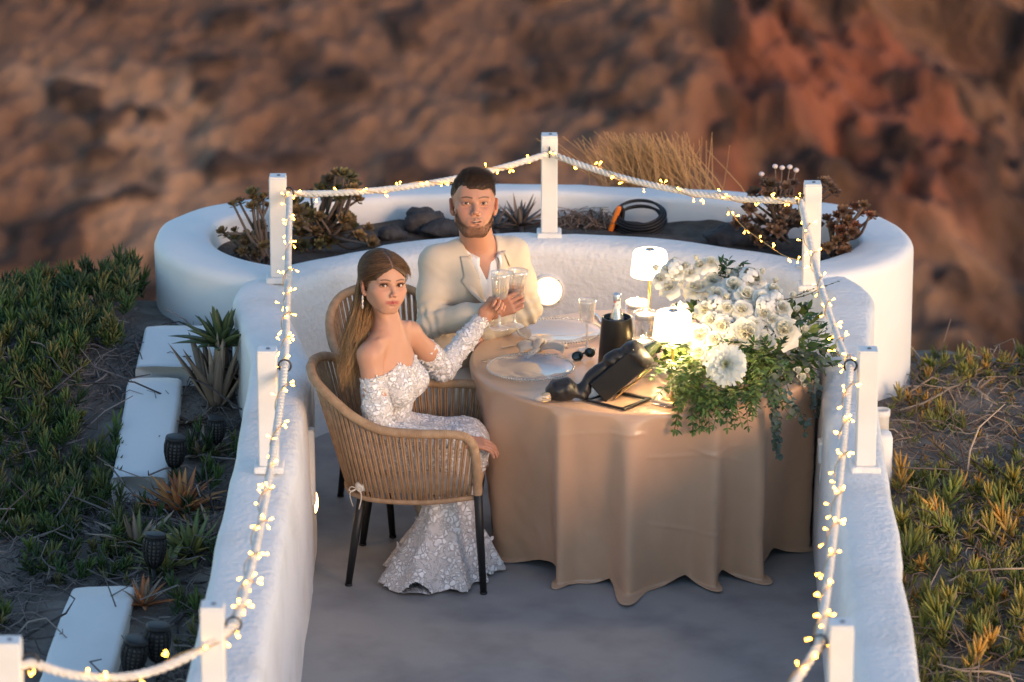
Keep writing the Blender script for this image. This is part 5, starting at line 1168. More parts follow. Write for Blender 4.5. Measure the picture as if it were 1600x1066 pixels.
# ------------------------------------------------------------------ the woman
def build_woman():
    g0 = np.random.default_rng(9); s = 1.0; up = np.array([0, 0, 1.0])
    HC = U(599, 443, Y=-.42); look = np.array([CX, CY, CZ]); HM = face_frame(np.array([.40, -.88, .17]), R(6))
    SR = U(578, 556, Y=-.54); SL = U(639, 522, Y=-.25); NB = (SR + SL) / 2 + np.array([-.008, .0, .068]); sv = nrm(SL - SR); sv[2] = 0; sv = nrm(sv); tf = np.array([sv[1], -sv[0], 0])
    HIP = np.array([-1.01, -.385, .50]); CH = (SR + SL) / 2 - up * .10
    ER = U(594, 674, Y=-.60); WR = U(722, 690, Y=-.54); EL = U(692, 576, Y=-.12); WL = U(756, 496, Y=.03)
    root = thing('person', 'seated woman in off-shoulder white lace gown raising a glass', 'person', (HIP[0], HIP[1], 0))
    base = (.50, .265, .175); F3d = np.stack([sv, tf, up], 1)
    # bust, arms and head as one surface
    g = SDF(np.minimum(SR, HC) - [.20, .20, .24], np.maximum(EL, HC) + [.10, .16, .17], .0024)
    nb = HC + HM @ np.array([0, -.022, -.06])
    g.cone(nb, NB + up * .01, .039, .041, 0); g.cone(NB + up * .01, NB - up * .05 + tf * .01, .048, .060, .03)
    g.cone(NB - up * .012 - sv * .02, SR + up * .004, .044, .042, .035); g.cone(NB - up * .012 + sv * .02, SL + up * .004, .044, .042, .035)
    g.ell(CH + tf * .0, (.132, .088, .135), F3d, .045); g.ell(CH * .6 + HIP * .4, (.112, .085, .14), F3d, .05)
    for q in (-1, 1): g.ell(CH + sv * q * .062 + tf * .070 - up * .045, (.058, .050, .056), F3d, .03); g.cone(NB + sv * q * .012 + tf * .040 - up * .030, NB + sv * q * .125 + tf * .028 - up * .012, .006, .005, .016)
    for q in (-1, 1): g.cone(HC + HM @ np.array([q * .040, -.005, -.055]), NB + tf * .046 - up * .028 + sv * q * .012 * -1, .010, .007, .02)
    g.chain([(SR, .046), (SR * .5 + ER * .5, .042), (ER, .036)], .025); g.chain([(SL, .046), (SL * .5 + EL * .5, .041), (EL, .036)], .025)
    head_sdf_g = SDF(HC - [.15, .16, .17], HC + [.15, .15, .15], .0018); head_sdf(head_sdf_g, HC, HM, s, False)
    head_sdf_g.cone(nb, NB + up * .01, .0385, .0405, .016)
    Vh, Fh = head_sdf_g.mesh(); Cc, _ = head_colors(Vh, HC, HM, s, False, base)
    V0, F0 = g.mesh(); C0 = np.tile(np.array(base), (len(V0), 1))
    d = nrm(G1 + A1 * .106 + np.array([-.004, .034, 0]) - WL); g = SDF(WL - [.07, .10, .09], WL + [.16, .09, .10], .0018)
    g.cone(WL - d * .08, WL, .025, .0225, 0); hand(g, WL, d, (.25, -.97, 0), (.1, 0, -1), (58, 62, 42), s=.90, thumb=[WL + d * .045 + up * .030 + np.array([.0, -.012, 0]), WL + d * .068 + up * .034 + np.array([.0, -.038, 0]), WL + d * .084 + up * .028 + np.array([0, -.056, 0])])
    V2, F2 = g.mesh(); C2 = np.tile(np.array(base) * [.95, .88, .86], (len(V2), 1))
    d2 = nrm(WR - ER + np.array([.05, 0, .0])); g = SDF(WR - [.08, .09, .10], WR + [.20, .09, .09], .0022); g.cone(WR - d2 * .06, WR, .026, .023, 0); hand(g, WR, d2, (0.1, .3, -1), (0, -1, -.2), (18, 22, 15), s=.92); V3, F3 = g.mesh(); C3 = np.tile(np.array(base) * [.95, .88, .86], (len(V3), 1))
    Vs = [Vh, V0, V2, V3]; Fs = [Fh, F0, F2, F3]; n = 0; FF = []
    for v, f in zip(Vs, Fs): FF.append(f + n); n += len(v)
    obj('body', mesh('body', np.concatenate(Vs) - wloc(root), np.concatenate(FF), 'skin', True, np.concatenate([Cc, C0, C2, C3])), root)
    eyes(root, HC, HM, s, look); T = lambda *p: HC + HM @ (np.array(p) * s)
    # brows and lashes
    m = MB(); n = 380; x = g0.uniform(.011, .048, n); q = g0.choice([-1, 1], n); f = (x - .011) / .037; z = .0160 + .0058 * np.sin(f * 2.3) + g0.normal(0, .0008, n); y = .0905 - 7.0 * np.maximum(x - .01, 0) ** 2
    P0 = np.stack([q * x, y, z], 1); fl = np.stack([q * .9, 0 * x - .2, .15 + 0 * x], 1) * .006; strands(m, None, HC + ((P0[:, None] + fl[:, None] * np.linspace(0, 1, 3)[None, :, None])) @ HM.T, .00055, np.tile(np.array([.05, .028, .016]), (n, 1))); m.build('eyebrows', 'hair_strand', root, usecol=True)
    m = MB(); n = 90; f = g0.uniform(-1, 1, n); q = g0.choice([-1, 1], n); x = .0312 + .0150 * f; z = .0052 - .0042 * f ** 2 + .0014 * f; y = .0905 - .0035 * f ** 2 - .0045 * (f > .4) * (f - .4)
    P0 = np.stack([q * x, y, z], 1); fl = np.stack([q * (.25 + .6 * f), .6 + 0 * x, .45 + 0 * x], 1) * .0060; tt = np.linspace(0, 1, 4)[None, :, None]; strands(m, None, HC + (P0[:, None] + fl[:, None] * tt + np.array([0, 0, .003]) * tt * tt) @ HM.T, .00050, np.tile(np.array([.008, .006, .006]), (n, 1))); tag(m.build('eyelashes', 'hair_strand', root, usecol=True), kind='stuff')
    # hair: swept-back cap, twisted crown, long lengths down the back
    g = SDF(HC - np.array([.14, .15, .16]), HC + np.array([.14, .16, .16]), .0026)
    g.ell(T(0, -.022, .034), np.array([.0815, .1015, .0885]), HM); g.ell(T(0, -.055, .060), np.array([.066, .066, .058]), HM, k=.03); g.ell(T(0, .034, .046), np.array([.072, .070, .052]), HM, k=.03); g.ell(T(0, -.085, -.02), np.array([.055, .040, .075]), HM, k=.03)
    sl, P = g.region(g.lo, g.lo + g.n * g.h); Q = [((P[0] - HC[0]) * HM[0, i] + (P[1] - HC[1]) * HM[1, i] + (P[2] - HC[2]) * HM[2, i]) for i in range(3)]
    hl = np.interp(np.clip(Q[1], -.16, .09), [-.16, -.06, -.022, .008, .022, .034, .055, .09], [-.12, -.10, -.045, .004, -.024, -.006, .034, .064]) - .62 * np.maximum(np.abs(Q[0] - .002) - .004, 0) * (Q[1] > .03)
    g.d[sl] = np.maximum(g.d[sl], hl - Q[2]); part = np.abs(Q[0] - .004) - .0012; g.d[sl] = np.maximum(g.d[sl], -(np.maximum(part, -(g.d[sl] + .0045))) * (1) - 1 * ((Q[1] < .0) | (Q[2] < .05)))
    g.noise(lambda x, y, z: .0006 * np.sin(((x - HC[0]) * HM[0, 2] + (y - HC[1]) * HM[1, 2] + (z - HC[2]) * HM[2, 2]) * 520 + 6 * vnoise(x * 30, y * 30, z * 30)) + .0008 * fbm(x * 40, y * 40, z * 40, 2))
    Vc, Fc = g.mesh(); Pc = (Vc - HC) @ HM; hair = obj('hair', mesh('hair', Vc - wloc(root), Fc, 'hair_strand', True, np.where(((np.abs(Pc[:, 0] - .004) < .0022) & (Pc[:, 1] > -.03) & (Pc[:, 2] > .05))[:, None], np.array([.30, .18, .12]), np.array([.075, .042, .023]) * (1 + .5 * vnoise(Pc[:, 0] * 60, Pc[:, 1] * 12, Pc[:, 2] * 60))[:, None])), root)
    k = g0.choice(np.nonzero(~((Pc[:, 1] > .045) & (Pc[:, 2] < .078 - .62 * np.abs(Pc[:, 0]))))[0], 9000); Pk = Pc[k]; Nk = Pk - np.array([0, -.025, .03]); Nk /= np.linalg.norm(Nk, axis=1)[:, None]; knot = np.array([0, -.125, .035])
    tt = np.linspace(0, 1, 7)[None, :, None]; tgt = knot + g0.normal(0, .02, Pk.shape); fl = tgt - Pk; fl = fl / np.linalg.norm(fl, axis=1)[:, None] + np.stack([.9 * np.sign(Pk[:, 0] - .004) * sstep(-.04, .05, Pk[:, 1]), 0 * Pk[:, 0], -.35 * sstep(0, .05, Pk[:, 1])], 1); fl -= Nk * np.sum(fl * Nk, 1)[:, None]; fl /= np.linalg.norm(fl, axis=1)[:, None] + 1e-9
    S_ = Pk[:, None] + fl[:, None] * .050 * tt + Nk[:, None] * (.0022 - .016 * tt * tt)
    cols = (np.array([.085, .048, .026])[None] * g0.uniform(.5, 3.0, (len(k), 1))) * np.array([1.05, 1, .92]); m = MB(); strands(m, None, HC + S_ @ HM.T, .00040, cols); m.build('swept_strands', 'hair_strand', hair, usecol=True)
    # long lengths
    m = MB(); n = 5200; f = g0.uniform(0, 1, n); a = g0.normal(0, 1, (n, 3))
    start = np.stack([g0.uniform(-.055, .060, n), -.105 + .03 * g0.random(n), g0.uniform(-.055, .05, n)], 1); st = HC + start @ HM.T
    A = U(560, 500, Y=-.42); B = U(549, 545, Y=-.44); E = U(543, 588, Y=-.46); e2 = np.clip(g0.uniform(.50, 1.08, n), 0, 1.08)[:, None]
    sp = np.stack([g0.normal(0, .020, n), g0.normal(0, .045, n), 0 * f], 1); P1 = A + sp * .9 + a * .004; P2 = B + sp * .9 + a * .006; P3 = E + sp * [.55, .8, 0] + a * .008 + np.stack([0 * f, 0 * f, g0.uniform(-.02, .04, n)], 1)
    t = np.linspace(0, 1, 16)[None, :, None] * e2[:, None]; K = [st[:, None], P1[:, None], P2[:, None], P3[:, None]]
    S_ = (1 - t) ** 3 * K[0] + 3 * t * (1 - t) ** 2 * (K[0] * .25 + K[1] * .75) + 3 * t * t * (1 - t) * K[2] + t ** 3 * K[3]
    wv = np.sin(t * 9 + sp[:, None, 1:2] * 60) * .016 * t; S_ = S_ + np.concatenate([wv, wv * .5, 0 * wv], 2)
    cols = np.array([.17, .098, .044]) * g0.uniform(.4, 1.9, (n, 1)); strands(m, None, S_, .00072, cols, 2.3); m.build('long_lengths', 'hair_strand', hair, usecol=True)
    # earring
    e0 = T(.080, .002, -.046)
    m = MB()
    for i in range(7): m.sphere(e0 + np.array([0, 0, -.0075 * i]) + HM[:, 0] * .003, .0042 if i % 2 else .0033, 8, 6)
    m.build('earring', 'crystal', root)
    # gown: bodice, lap and train
    g = SDF((-1.24, -.70, .0), (-.50, -.08, .86), .0050)
    nl = NB[2] - .145
    g.ell(CH + tf * .0 - up * .01, (.140, .098, .135), F3d, .0); g.ell(CH * .6 + HIP * .4, (.118, .092, .15), F3d, .05)
    for q in (-1, 1): g.ell(CH + sv * q * .062 + tf * .072 - up * .047, (.064, .056, .060), F3d, .03)
    sl, P = g.region(g.lo, g.lo + g.n * g.h); fw = (P[0] - CH[0]) * tf[0] + (P[1] - CH[1]) * tf[1]; sdv = (P[0] - CH[0]) * sv[0] + (P[1] - CH[1]) * sv[1]
    top = nl + .030 * np.exp(-((np.abs(sdv) - .065) / .045) ** 2) * sstep(.02, .07, fw) - .045 * sstep(.02, -.08, fw); g.d[sl] = np.maximum(g.d[sl], P[2] - top)
    KR = np.array([-.70, -.43, .485]); KL = np.array([-.70, -.31, .485])
    g.ell(HIP + up * .0, (.17, .15, .105), F3d, .05); g.chain([(HIP - sv * .08, .095), (KR, .075)], .04); g.chain([(HIP + sv * .08, .095), (KL, .075)], .04); g.cone((KR + KL) / 2 - [.1, 0, 0], (KR + KL) / 2, .08, .075, .05)
    tr = U(700, 880, z=.02)
    g.chain([(KR, .075), (np.array([-.74, -.46, .27]), .075), (np.array([-.78, -.48, .10]), .095)], .05); g.chain([(KL, .075), (np.array([-.73, -.34, .27]), .070), (np.array([-.74, -.40, .10]), .085)], .05)
    # flaring hem that trails on the floor
    def flare(X, Y, Z):
        cx = -.77 - .10 * np.clip(.25 - Z, 0, 1); cyy = -.46; R_ = .075 + .62 * np.clip(.30 - Z, 0, .3) ** 1.25; a = np.arctan2(Y - cyy, X - cx)
        rr = R_ * (1 + .10 * np.sin(a * 9 + 7 * Z) + .10 * np.sin(a * 5 + 1) + .22 * np.exp(-((a + 2.5) / .7) ** 2) + .30 * np.exp(-((a + 1.9) / .35) ** 2)); return np.maximum((np.sqrt((X - cx) ** 2 + (Y - cyy) ** 2) - rr) * .75, np.maximum(.012 - Z, Z - .34))
    g.put(flare, (-1.05, -.72, .0), (-.50, -.2, .34), .03)
    g.noise(lambda x, y, z: .0045 * fbm(x * 14, y * 14, z * 14, 3) + .004 * np.sin(np.arctan2(y + .42, x + .72) * 14 + z * 9) * (1 - sstep(.30, .45, z)))
    Vg, Fg = g.mesh(); gown = obj('gown', mesh('gown', Vg - wloc(root), Fg, 'lace'), root)
    # lace sleeves
    def sleeve(pts, name, lo_pad=.09, fn_cut=None):
        P = np.array([p for p, r in pts]); g = SDF(P.min(0) - lo_pad, P.max(0) + lo_pad, .0034); g.chain(pts, .02)
        if fn_cut: A, n_ = fn_cut; sl, Q = g.region(g.lo, g.lo + g.n * g.h); g.d[sl] = np.maximum(g.d[sl], -((Q[0] - A[0]) * n_[0] + (Q[1] - A[1]) * n_[1] + (Q[2] - A[2]) * n_[2]))
        g.noise(lambda x, y, z: .0032 * fbm(x * 26, y * 26, z * 26, 3) + .0018 * np.sin(z * 160 + x * 90 + 5 * vnoise(x * 20, y * 20, z * 20))); V, F = g.mesh(); o = obj(name, mesh(name, V - wloc(root), F, 'lace'), root); return V, F, o
    sL = sleeve([(SL * .50 + EL * .50, .047), (EL, .047), (EL * .45 + WL * .55, .039), (WL - d * .012, .031)], 'sleeve', fn_cut=(SL * .55 + EL * .45, nrm(EL - SL)))
    sR = sleeve([(SR * .70 + ER * .30, .050), (SR * .3 + ER * .7, .050), (ER, .046), (ER * .4 + WR * .6, .038), (WR - d2 * .012, .030)], 'sleeve', fn_cut=(SR * .72 + ER * .28, nrm(ER - SR)))
    # applique petals: raised lace leaves over bodice and sleeves
    def applique(V, F, parent, n, zmin, zmax, L):
        V = np.asarray(V); tri = np.asarray(F); c = V[tri].mean(1); nr = np.cross(V[tri[:, 1]] - V[tri[:, 0]], V[tri[:, 2]] - V[tri[:, 0]]); nr /= np.linalg.norm(nr, axis=1)[:, None] + 1e-12
        k = np.nonzero((c[:, 2] > zmin) & (c[:, 2] < zmax))[0]; m = MB()
        for i in g0.choice(k, n):
            t = np.cross(nr[i], g0.normal(0, 1, 3)); t /= np.linalg.norm(t); leaf(m, c[i] - nr[i] * .001, t + nr[i] * g0.uniform(.0, .16), nr[i], L * g0.uniform(.6, 1.3), L * g0.uniform(.35, .6), g0.uniform(-.1, .3), (1, 1, 1), nu=3)
        o = m.build('lace_applique', 'lace_petal', parent); tag(o, kind='stuff')
    pmat('lace_petal', (.82, .81, .82), .7, sheen=.2, transl=.15)
    applique(Vg, Fg, gown, 1900, .55, .90, .015); applique(Vg, Fg, gown, 170, .02, .50, .030); applique(sL[0], sL[1], sL[2], 1300, 0, 2, .015); applique(sR[0], sR[1], sR[2], 1000, 0, 2, .015)
build_woman()
# ================================================================== planting, rocks and garden lights
pmat('succulent', (1, 1, 1), 0.5, attr=True, spec=0.35, transl=0.12)
pmat('aloe_skin', (1, 1, 1), 0.5, attr=True, spec=0.4, bump=0.2, bscale=60, bdist=0.003)
pmat('twig', (1, 1, 1), 0.9, attr=True)
pmat('basalt', (0.045, 0.042, 0.044), 0.85, (0.11, 0.10, 0.095), 9, 6, 0.45, 0.75, bump=0.9, bscale=25, bdist=0.02)
pmat('torch_black', (0.012, 0.012, 0.014), 0.5)
pmat('torch_core', (0.16, 0.15, 0.15), 0.6)
pmat('dry_blade', (0.62, 0.38, 0.18), 0.8, transl=0.25)
pmat('orange_plastic', (0.80, 0.20, 0.02), 0.4)
pmat('rubber', (0.014, 0.014, 0.016), 0.5)
def fingers(name, P, D, L, Wd, C, mat='succulent'):
    """many three-sided tapering leaves as one mesh"""
    n = len(P); D = D / np.linalg.norm(D, axis=1)[:, None]; A = np.cross(D, rng.normal(0, 1, (n, 3))); A /= np.linalg.norm(A, axis=1)[:, None]; B = np.cross(D, A); up = np.array([0, 0, 1.0])
    rings = []
    for u, w in ((0, .55), (.3, 1.0), (.72, .8)):
        c = P + D * (L * u)[:, None] + up * (L * .22 * u * u)[:, None]
        for a in (0, 2.094, 4.189): rings.append(c + (Wd * w)[:, None] * (math.cos(a) * A + math.sin(a) * B))
    rings.append(P + D * L[:, None] + up * (L * .22)[:, None]); V = np.stack(rings, 1).reshape(-1, 3); b = (np.arange(n) * 10)[:, None]
    F = []
    for r in (0, 3):
        for j in range(3): F.append(b + np.array([r + j, r + (j + 1) % 3, r + 3 + (j + 1) % 3, r + 3 + j]))
    F4 = np.concatenate(F).tolist(); F3 = np.concatenate([b + np.array([6 + j, 6 + (j + 1) % 3, 9]) for j in range(3)]).tolist()
    sh = np.array([.62, .62, .62, .9, .9, .9, 1.05, 1.05, 1.05, 1.15])
    col = (C[:, None, :] * sh[None, :, None]).reshape(-1, 3) if False else np.repeat(C, 10, axis=0)
    o = obj(name, mesh(name, V, F4 + F3, mat, True, col)); return o
def shoots(centres, g, pal, size, nleaf=13, lean=.5):
    P, D, L, Wd, C = [], [], [], [], []
    for c in centres:
        ax = nrm(np.array([g.normal(0, lean), g.normal(-.12, lean), 1.0])); Ls = size * g.uniform(.6, 1.35); col = np.array(pal[g.integers(len(pal))]) * g.uniform(.7, 1.3)
        for k in range(nleaf):
            f = k / nleaf; P.append(c + ax * Ls * f * 1.0); a = k * 2.4; s1 = nrm(np.cross(ax, [.3, .5, .1])); s2 = np.cross(ax, s1)
            D.append(ax * (.55 + .9 * f) + (math.cos(a) * s1 + math.sin(a) * s2) * (1.0 - .55 * f)); L.append(Ls * g.uniform(.55, .85)); Wd.append(Ls * g.uniform(.055, .085)); C.append(col * g.uniform(.8, 1.2) * (np.array([1.15, 1.0, .8]) if f > .75 else 1))
    return np.array(P), np.array(D), np.array(L), np.array(Wd), np.array(C)
def scatter(n, x0, x1, y0, y1, g, mask):
    out = []
    while len(out) < n:
        x = g.uniform(x0, x1); y = g.uniform(y0, y1)
        if mask(x, y): out.append((x, y, float(ground_z(np.array([x]), np.array([y]))[0])))
    return np.array(out)
def ring_out(x, y, m=0.0): return (abs((x - RC[0]) / (1.62 + m)) ** 2.35 + abs((y - RC[1]) / (.83 + m)) ** 2.35) > 1
def ground_cover():
    g = np.random.default_rng(31)
    # left: dark green ice plant, thick by the planter, broken up nearer the kerb
    def dens(x, y): return float(fbm(np.array([x * 1.9]), np.array([y * 1.5]), np.array([3.0]), 3)[0])
    c = scatter(1250, -3.3, -2.06, -.35, 1.98, g, lambda x, y: ring_out(x, y, .05) and not (x > -2.12 and y > .3) and dens(x, y) > np.interp(y, [.1, .3, .7], [.28, .0, -.7])); c[:, 2] += g.uniform(0, .05, len(c)) + .10 * sstep(.5, 1.2, c[:, 1]) * sstep(-2.9, -2.2, c[:, 0]) * g.uniform(.3, 1, len(c))
    c2 = scatter(300, -3.3, -2.16, -3.6, -.3, g, lambda x, y: dens(x, y) > .28); c3 = scatter(80, -2.2, -1.56, -2.6, .25, g, lambda x, y: dens(x + 5, y) > .05 and not (x < -1.80 and (-.25 < y < .7 or y < -1.05)))
    c = np.concatenate([c, c2, c3]); A = shoots(c, g, [(.055, .11, .035), (.08, .14, .042), (.13, .155, .055), (.05, .09, .04), (.17, .17, .075)], .062, 13, .45)
    tag(fingers('ice_plant_cover', *A), 'dark green ice plant covering the slope beside the white kerb blocks', 'ground cover', kind='stuff')
    # right: sunlit orange and green ice plant
    pr_ = [(.20, .23, .06), (.30, .29, .085), (.50, .31, .085), (.16, .20, .06), (.42, .35, .10), (.26, .27, .08)]; c = scatter(1000, .86, 2.1, -3.6, 1.98, g, lambda x, y: ring_out(x, y, .03) and dens(x + 9, y) > -.22); A = shoots(c, g, pr_, .060, 12, .55); c = scatter(650, .86, 2.1, -3.6, 1.98, g, lambda x, y: ring_out(x, y, .03) and dens(x + 9, y) > -1.2); A2 = shoots(c, g, pr_, .036, 9, .8); c = scatter(90, .86, 2.1, -3.6, 1.9, g, lambda x, y: ring_out(x, y, .03) and dens(x + 9, y) > .1); A3 = shoots(c, g, pr_, .095, 15, .35); A = [np.concatenate(q) for q in zip(A, A2, A3)]
    tag(fingers('succulent_cover', *A), 'orange and green succulents spreading outside the parapet with the white pipe', 'ground cover', kind='stuff')
    # dead stems and litter
    for nm, lab, box, n, pal in (('dead_stems', 'tangle of grey dead stems among the dark green ice plant', (-3.2, -1.55, -3.4, 1.2), 5200, ((.15, .13, .125), (.24, .205, .19), (.08, .068, .066))), ('dry_stems', 'tangle of brown dry stems among the orange succulents', (.84, 2.0, -3.4, 1.9), 3000, ((.27, .20, .15), (.42, .33, .25), (.14, .10, .08)))):
        m = MB(); P = scatter(n, *box, g, lambda x, y: ring_out(x, y, .03) and not (-2.22 < x < -1.76 and (-.2 < y < .45 or y < -1.05)))
        for p in P:
            a = g.uniform(0, 6.28); L = g.uniform(.04, .16) if g.random() < .9 else g.uniform(.15, .35); d = np.array([math.cos(a), math.sin(a), g.normal(.12, .25)]); b = p + [0, 0, g.uniform(.0, .035)]
            m.tube(spline([b, b + d * L * .35 + g.normal(0, .10 * L, 3), b + d * L * .7 + g.normal(0, .14 * L, 3), b + d * L + g.normal(0, .2 * L, 3) - [0, 0, .01]], 5), np.array([1, .9, .8, .65, .4]) * (g.uniform(.0015, .0040) if L < .16 else .0055), 3, caps=False, col=np.array(pal[g.integers(3)]) * g.uniform(.7, 1.3))
        tag(m.build(nm, 'twig', usecol=True), lab, 'dry stems', kind='stuff')
ground_cover()
# ------------------------------------------------------------------ aloes and other rosettes, each leaf its own piece
def aloe(base, n, L, W, cols, label, g, elev=(20, 80), name='aloe_plant', curl=.25, cat='aloe'):
    base = np.array(base, float); t = thing(name, label, cat, base)
    for k in range(n):
        f = k / max(1, n - 1); az = k * 2.39996 + g.normal(0, .15); el = R(elev[0] + (elev[1] - elev[0]) * f + g.normal(0, 6)); l = L * (1.05 - .35 * f) * g.uniform(.8, 1.15); w = W * g.uniform(.8, 1.15)
        h = np.array([math.cos(az), math.sin(az), 0]); d = h * math.cos(el) + np.array([0, 0, math.sin(el)]); side = np.cross(h, [0, 0, 1.0]); nn = np.cross(side, d); V = []; C = []; col = np.array(cols[g.integers(len(cols))]) * g.uniform(.75, 1.25); nu = 7; cv = curl * g.uniform(-.4, 1.4)
        for i in range(nu):
            u = i / (nu - 1); ww = w * (1 - u ** 1.6) * (.8 + .5 * u) + .0006; c = base + h * .012 + d * l * u + nn * (-cv * l * u * u)
            V += [c - side * ww + nn * ww * .35, c - nn * ww * .42, c + side * ww + nn * ww * .35, c + nn * ww * .02]; cc = col * (1.0 if u < .8 else 1.0); C += [cc] * 3 + [cc * 1.05]
        F = [(4 * i + j, 4 * i + (j + 1) % 4, 4 * i + 4 + (j + 1) % 4, 4 * i + 4 + j) for i in range(nu - 1) for j in range(4)] + [(3, 2, 1, 0)]
        me = mesh('leaf', np.array(V) - base, F, 'aloe_skin', True, np.array(C)); obj('leaf', me, t)
    return t
ga = np.random.default_rng(41)
GR = [(.075, .105, .042), (.105, .135, .055), (.06, .09, .038)]; DRY = [(.28, .205, .15), (.36, .27, .195), (.21, .155, .12)]; RED = [(.52, .19, .075), (.58, .27, .10), (.42, .16, .07)]; GY = [(.17, .19, .065), (.25, .22, .075), (.13, .165, .06)]
t0 = aloe(U(346, 540, Y=.60), 40, .205, .026, GR, 'green aloe rosette growing against the planter wall above dry leaves', ga, (12, 85))
m = MB(); b = np.array(t0.location); m.tube([b - [0, 0, .16], b + [0, 0, .01]], [.03, .026], 10, col=(.14, .10, .08)); m.build('stem', 'twig', t0, usecol=True)
aloe(U(352, 575, Y=.58), 34, .12, .012, DRY, 'skirt of dead leaves hanging below the green aloe rosette', ga, (-35, 30), 'dead_leaf_skirt', .5, 'dry leaves')
aloe(US(338, 640), 18, .36, .034, DRY, 'withered agave with tall brown upright leaves beside the parapet', ga, (55, 86), 'withered_agave', .12, 'agave')
aloe(US(283, 800), 32, .20, .020, RED, 'red orange aloe in the planting beside the parapet', ga, (15, 80))
aloe(US(215, 855), 28, .19, .017, DRY[:2] + GY[:1], 'pale straw coloured aloe with spreading spiky leaves', ga, (10, 70))
aloe(US(300, 868), 34, .19, .019, GY, 'olive green spiky aloe behind the black garden torch', ga, (12, 75))
aloe(US(258, 895), 24, .16, .017, GY, 'small olive aloe nestled under the straw coloured one', ga, (12, 75))
aloe(US(225, 945), 22, .13, .014, RED[:1] + DRY[:1], 'small rust coloured aloe above the pair of torches', ga, (15, 80))
aloe(US(335, 838), 20, .16, .015, DRY, 'dead brown aloe leaves fallen against the parapet foot', ga, (5, 55))
aloe(US(315, 712), 22, .16, .015, DRY[:2] + GY[:1], 'yellowing aloe behind the single black torch', ga, (5, 65))
aloe(US(300, 660), 20, .14, .010, DRY, 'sprawl of dead brown leaves around the withered agave', ga, (0, 40), 'dead_leaf_heap', .5, 'dry leaves')
# dry plants in the planter
aloe(U(812, 352, .62), 26, .17, .013, [(.16, .12, .10), (.22, .17, .135), (.11, .085, .075)], 'grey brown dried agave in the planter behind the man', ga, (8, 75), 'withered_agave', .2, 'agave')
aloe(U(772, 356, .62), 18, .14, .012, [(.16, .12, .10), (.20, .15, .12)], 'second dried agave in the planter, half hidden by the jacket', ga, (8, 70), 'withered_agave', .2, 'agave')
m = MB(); 
for k in range(150):
    c = U(ga.uniform(872, 950), ga.uniform(338, 360), .62); a = ga.uniform(0, 6.28); L = ga.uniform(.05, .14); d = np.array([math.cos(a), math.sin(a) * .5, ga.normal(.1, .2)]); m.tube([c, c + d * L * .5 + [0, 0, .02], c + d * L], .0035, 4, caps=False, col=np.array([.20, .135, .095]) * ga.uniform(.5, 1.5), flat=.4)
o = m.build('dry_leaf_litter', 'twig', usecol=True); tag(o, 'heap of brown dry leaves in the planter beside the orange cable reel', 'dry leaves', kind='stuff')
# ------------------------------------------------------------------ aeonium shrubs
def aeonium(base, tips, label, cols, g, seed=False, rr=.035):
    base = np.array(base, float); t = thing('aeonium_shrub', label, 'shrub', base); m = MB(); hub = base + [0, 0, .05]
    for tip in tips:
        mid = base * .45 + tip * .55 + g.normal(0, .02, 3); m.tube(spline([base, hub * .6 + mid * .4, mid, tip], 12), np.linspace(.011, .005, 12), 6, col=(.15, .11, .09))
    m.build('stems', 'twig', t, usecol=True)
    for tip in tips:
        m = MB(); d0 = nrm(tip - base + [0, -.1, .15]); Mz = zto(d0); n = 20; r = rr * g.uniform(.7, 1.25); col = np.array(cols[g.integers(len(cols))])
        for k in range(n):
            f = k / (n - 1); az = k * 2.4; el = R(5 + 75 * f); d = Mz @ np.array([math.cos(az) * math.cos(el), math.sin(az) * math.cos(el), math.sin(el)]); leaf(m, tip, d, Mz @ np.array([0, 0, 1.0]), r * (1.1 - .4 * f), r * .55, -.25, col * g.uniform(.6, 1.35), 4, .68)
        m.build('rosette', 'succulent', t, usecol=True)
def tips_px(lst, Y, g):
    return [U(x, y, Y=Y + g.normal(0, .06)) for x, y in lst] + [U(x + g.normal(0, 13), min(y + abs(g.normal(4, 12)), 395), Y=Y + g.normal(0, .07)) for x, y in lst for _ in range(2)]
BR = [(.20, .13, .065), (.26, .165, .075), (.15, .10, .055), (.17, .14, .06)]
aeonium(U(415, 415, .60), tips_px([(375, 318), (395, 305), (412, 312), (368, 362), (388, 372), (405, 355), (420, 385), (375, 395), (400, 400)], 1.55, ga), 'brown aeonium shrub leaning out beside the tall white post', BR, ga)
aeonium(U(500, 385, .60), tips_px([(515, 285), (530, 272), (545, 278), (552, 292), (505, 300), (528, 300), (545, 310), (480, 330), (500, 340), (520, 345), (540, 340), (470, 360), (495, 368), (550, 355), (520, 372), (475, 385), (560, 370), (465, 320)], 1.80, ga), 'dense brown aeonium shrub behind the draped rope and fairy lights', BR, ga, rr=.040)
aeonium(U(1222, 375, .60), tips_px([(1180, 305), (1200, 290), (1222, 296), (1240, 288), (1170, 325), (1205, 318), (1190, 345), (1230, 330), (1245, 350), (1175, 360), (1215, 355), (1285, 285), (1297, 292)], 1.70, ga), 'grey brown aeonium shrub with pale round seed heads', [(.15, .095, .07), (.19, .12, .085), (.12, .085, .06)], ga)
aeonium(U(1305, 400, .60), tips_px([(1318, 330), (1335, 325), (1345, 335), (1325, 345), (1350, 322), (1300, 355), (1312, 370), (1330, 362), (1298, 385), (1322, 392)], 1.45, ga), 'small reddish aeonium shrub in the end of the curved planter', [(.24, .10, .06), (.20, .12, .07), (.16, .09, .06)], ga, rr=.030)
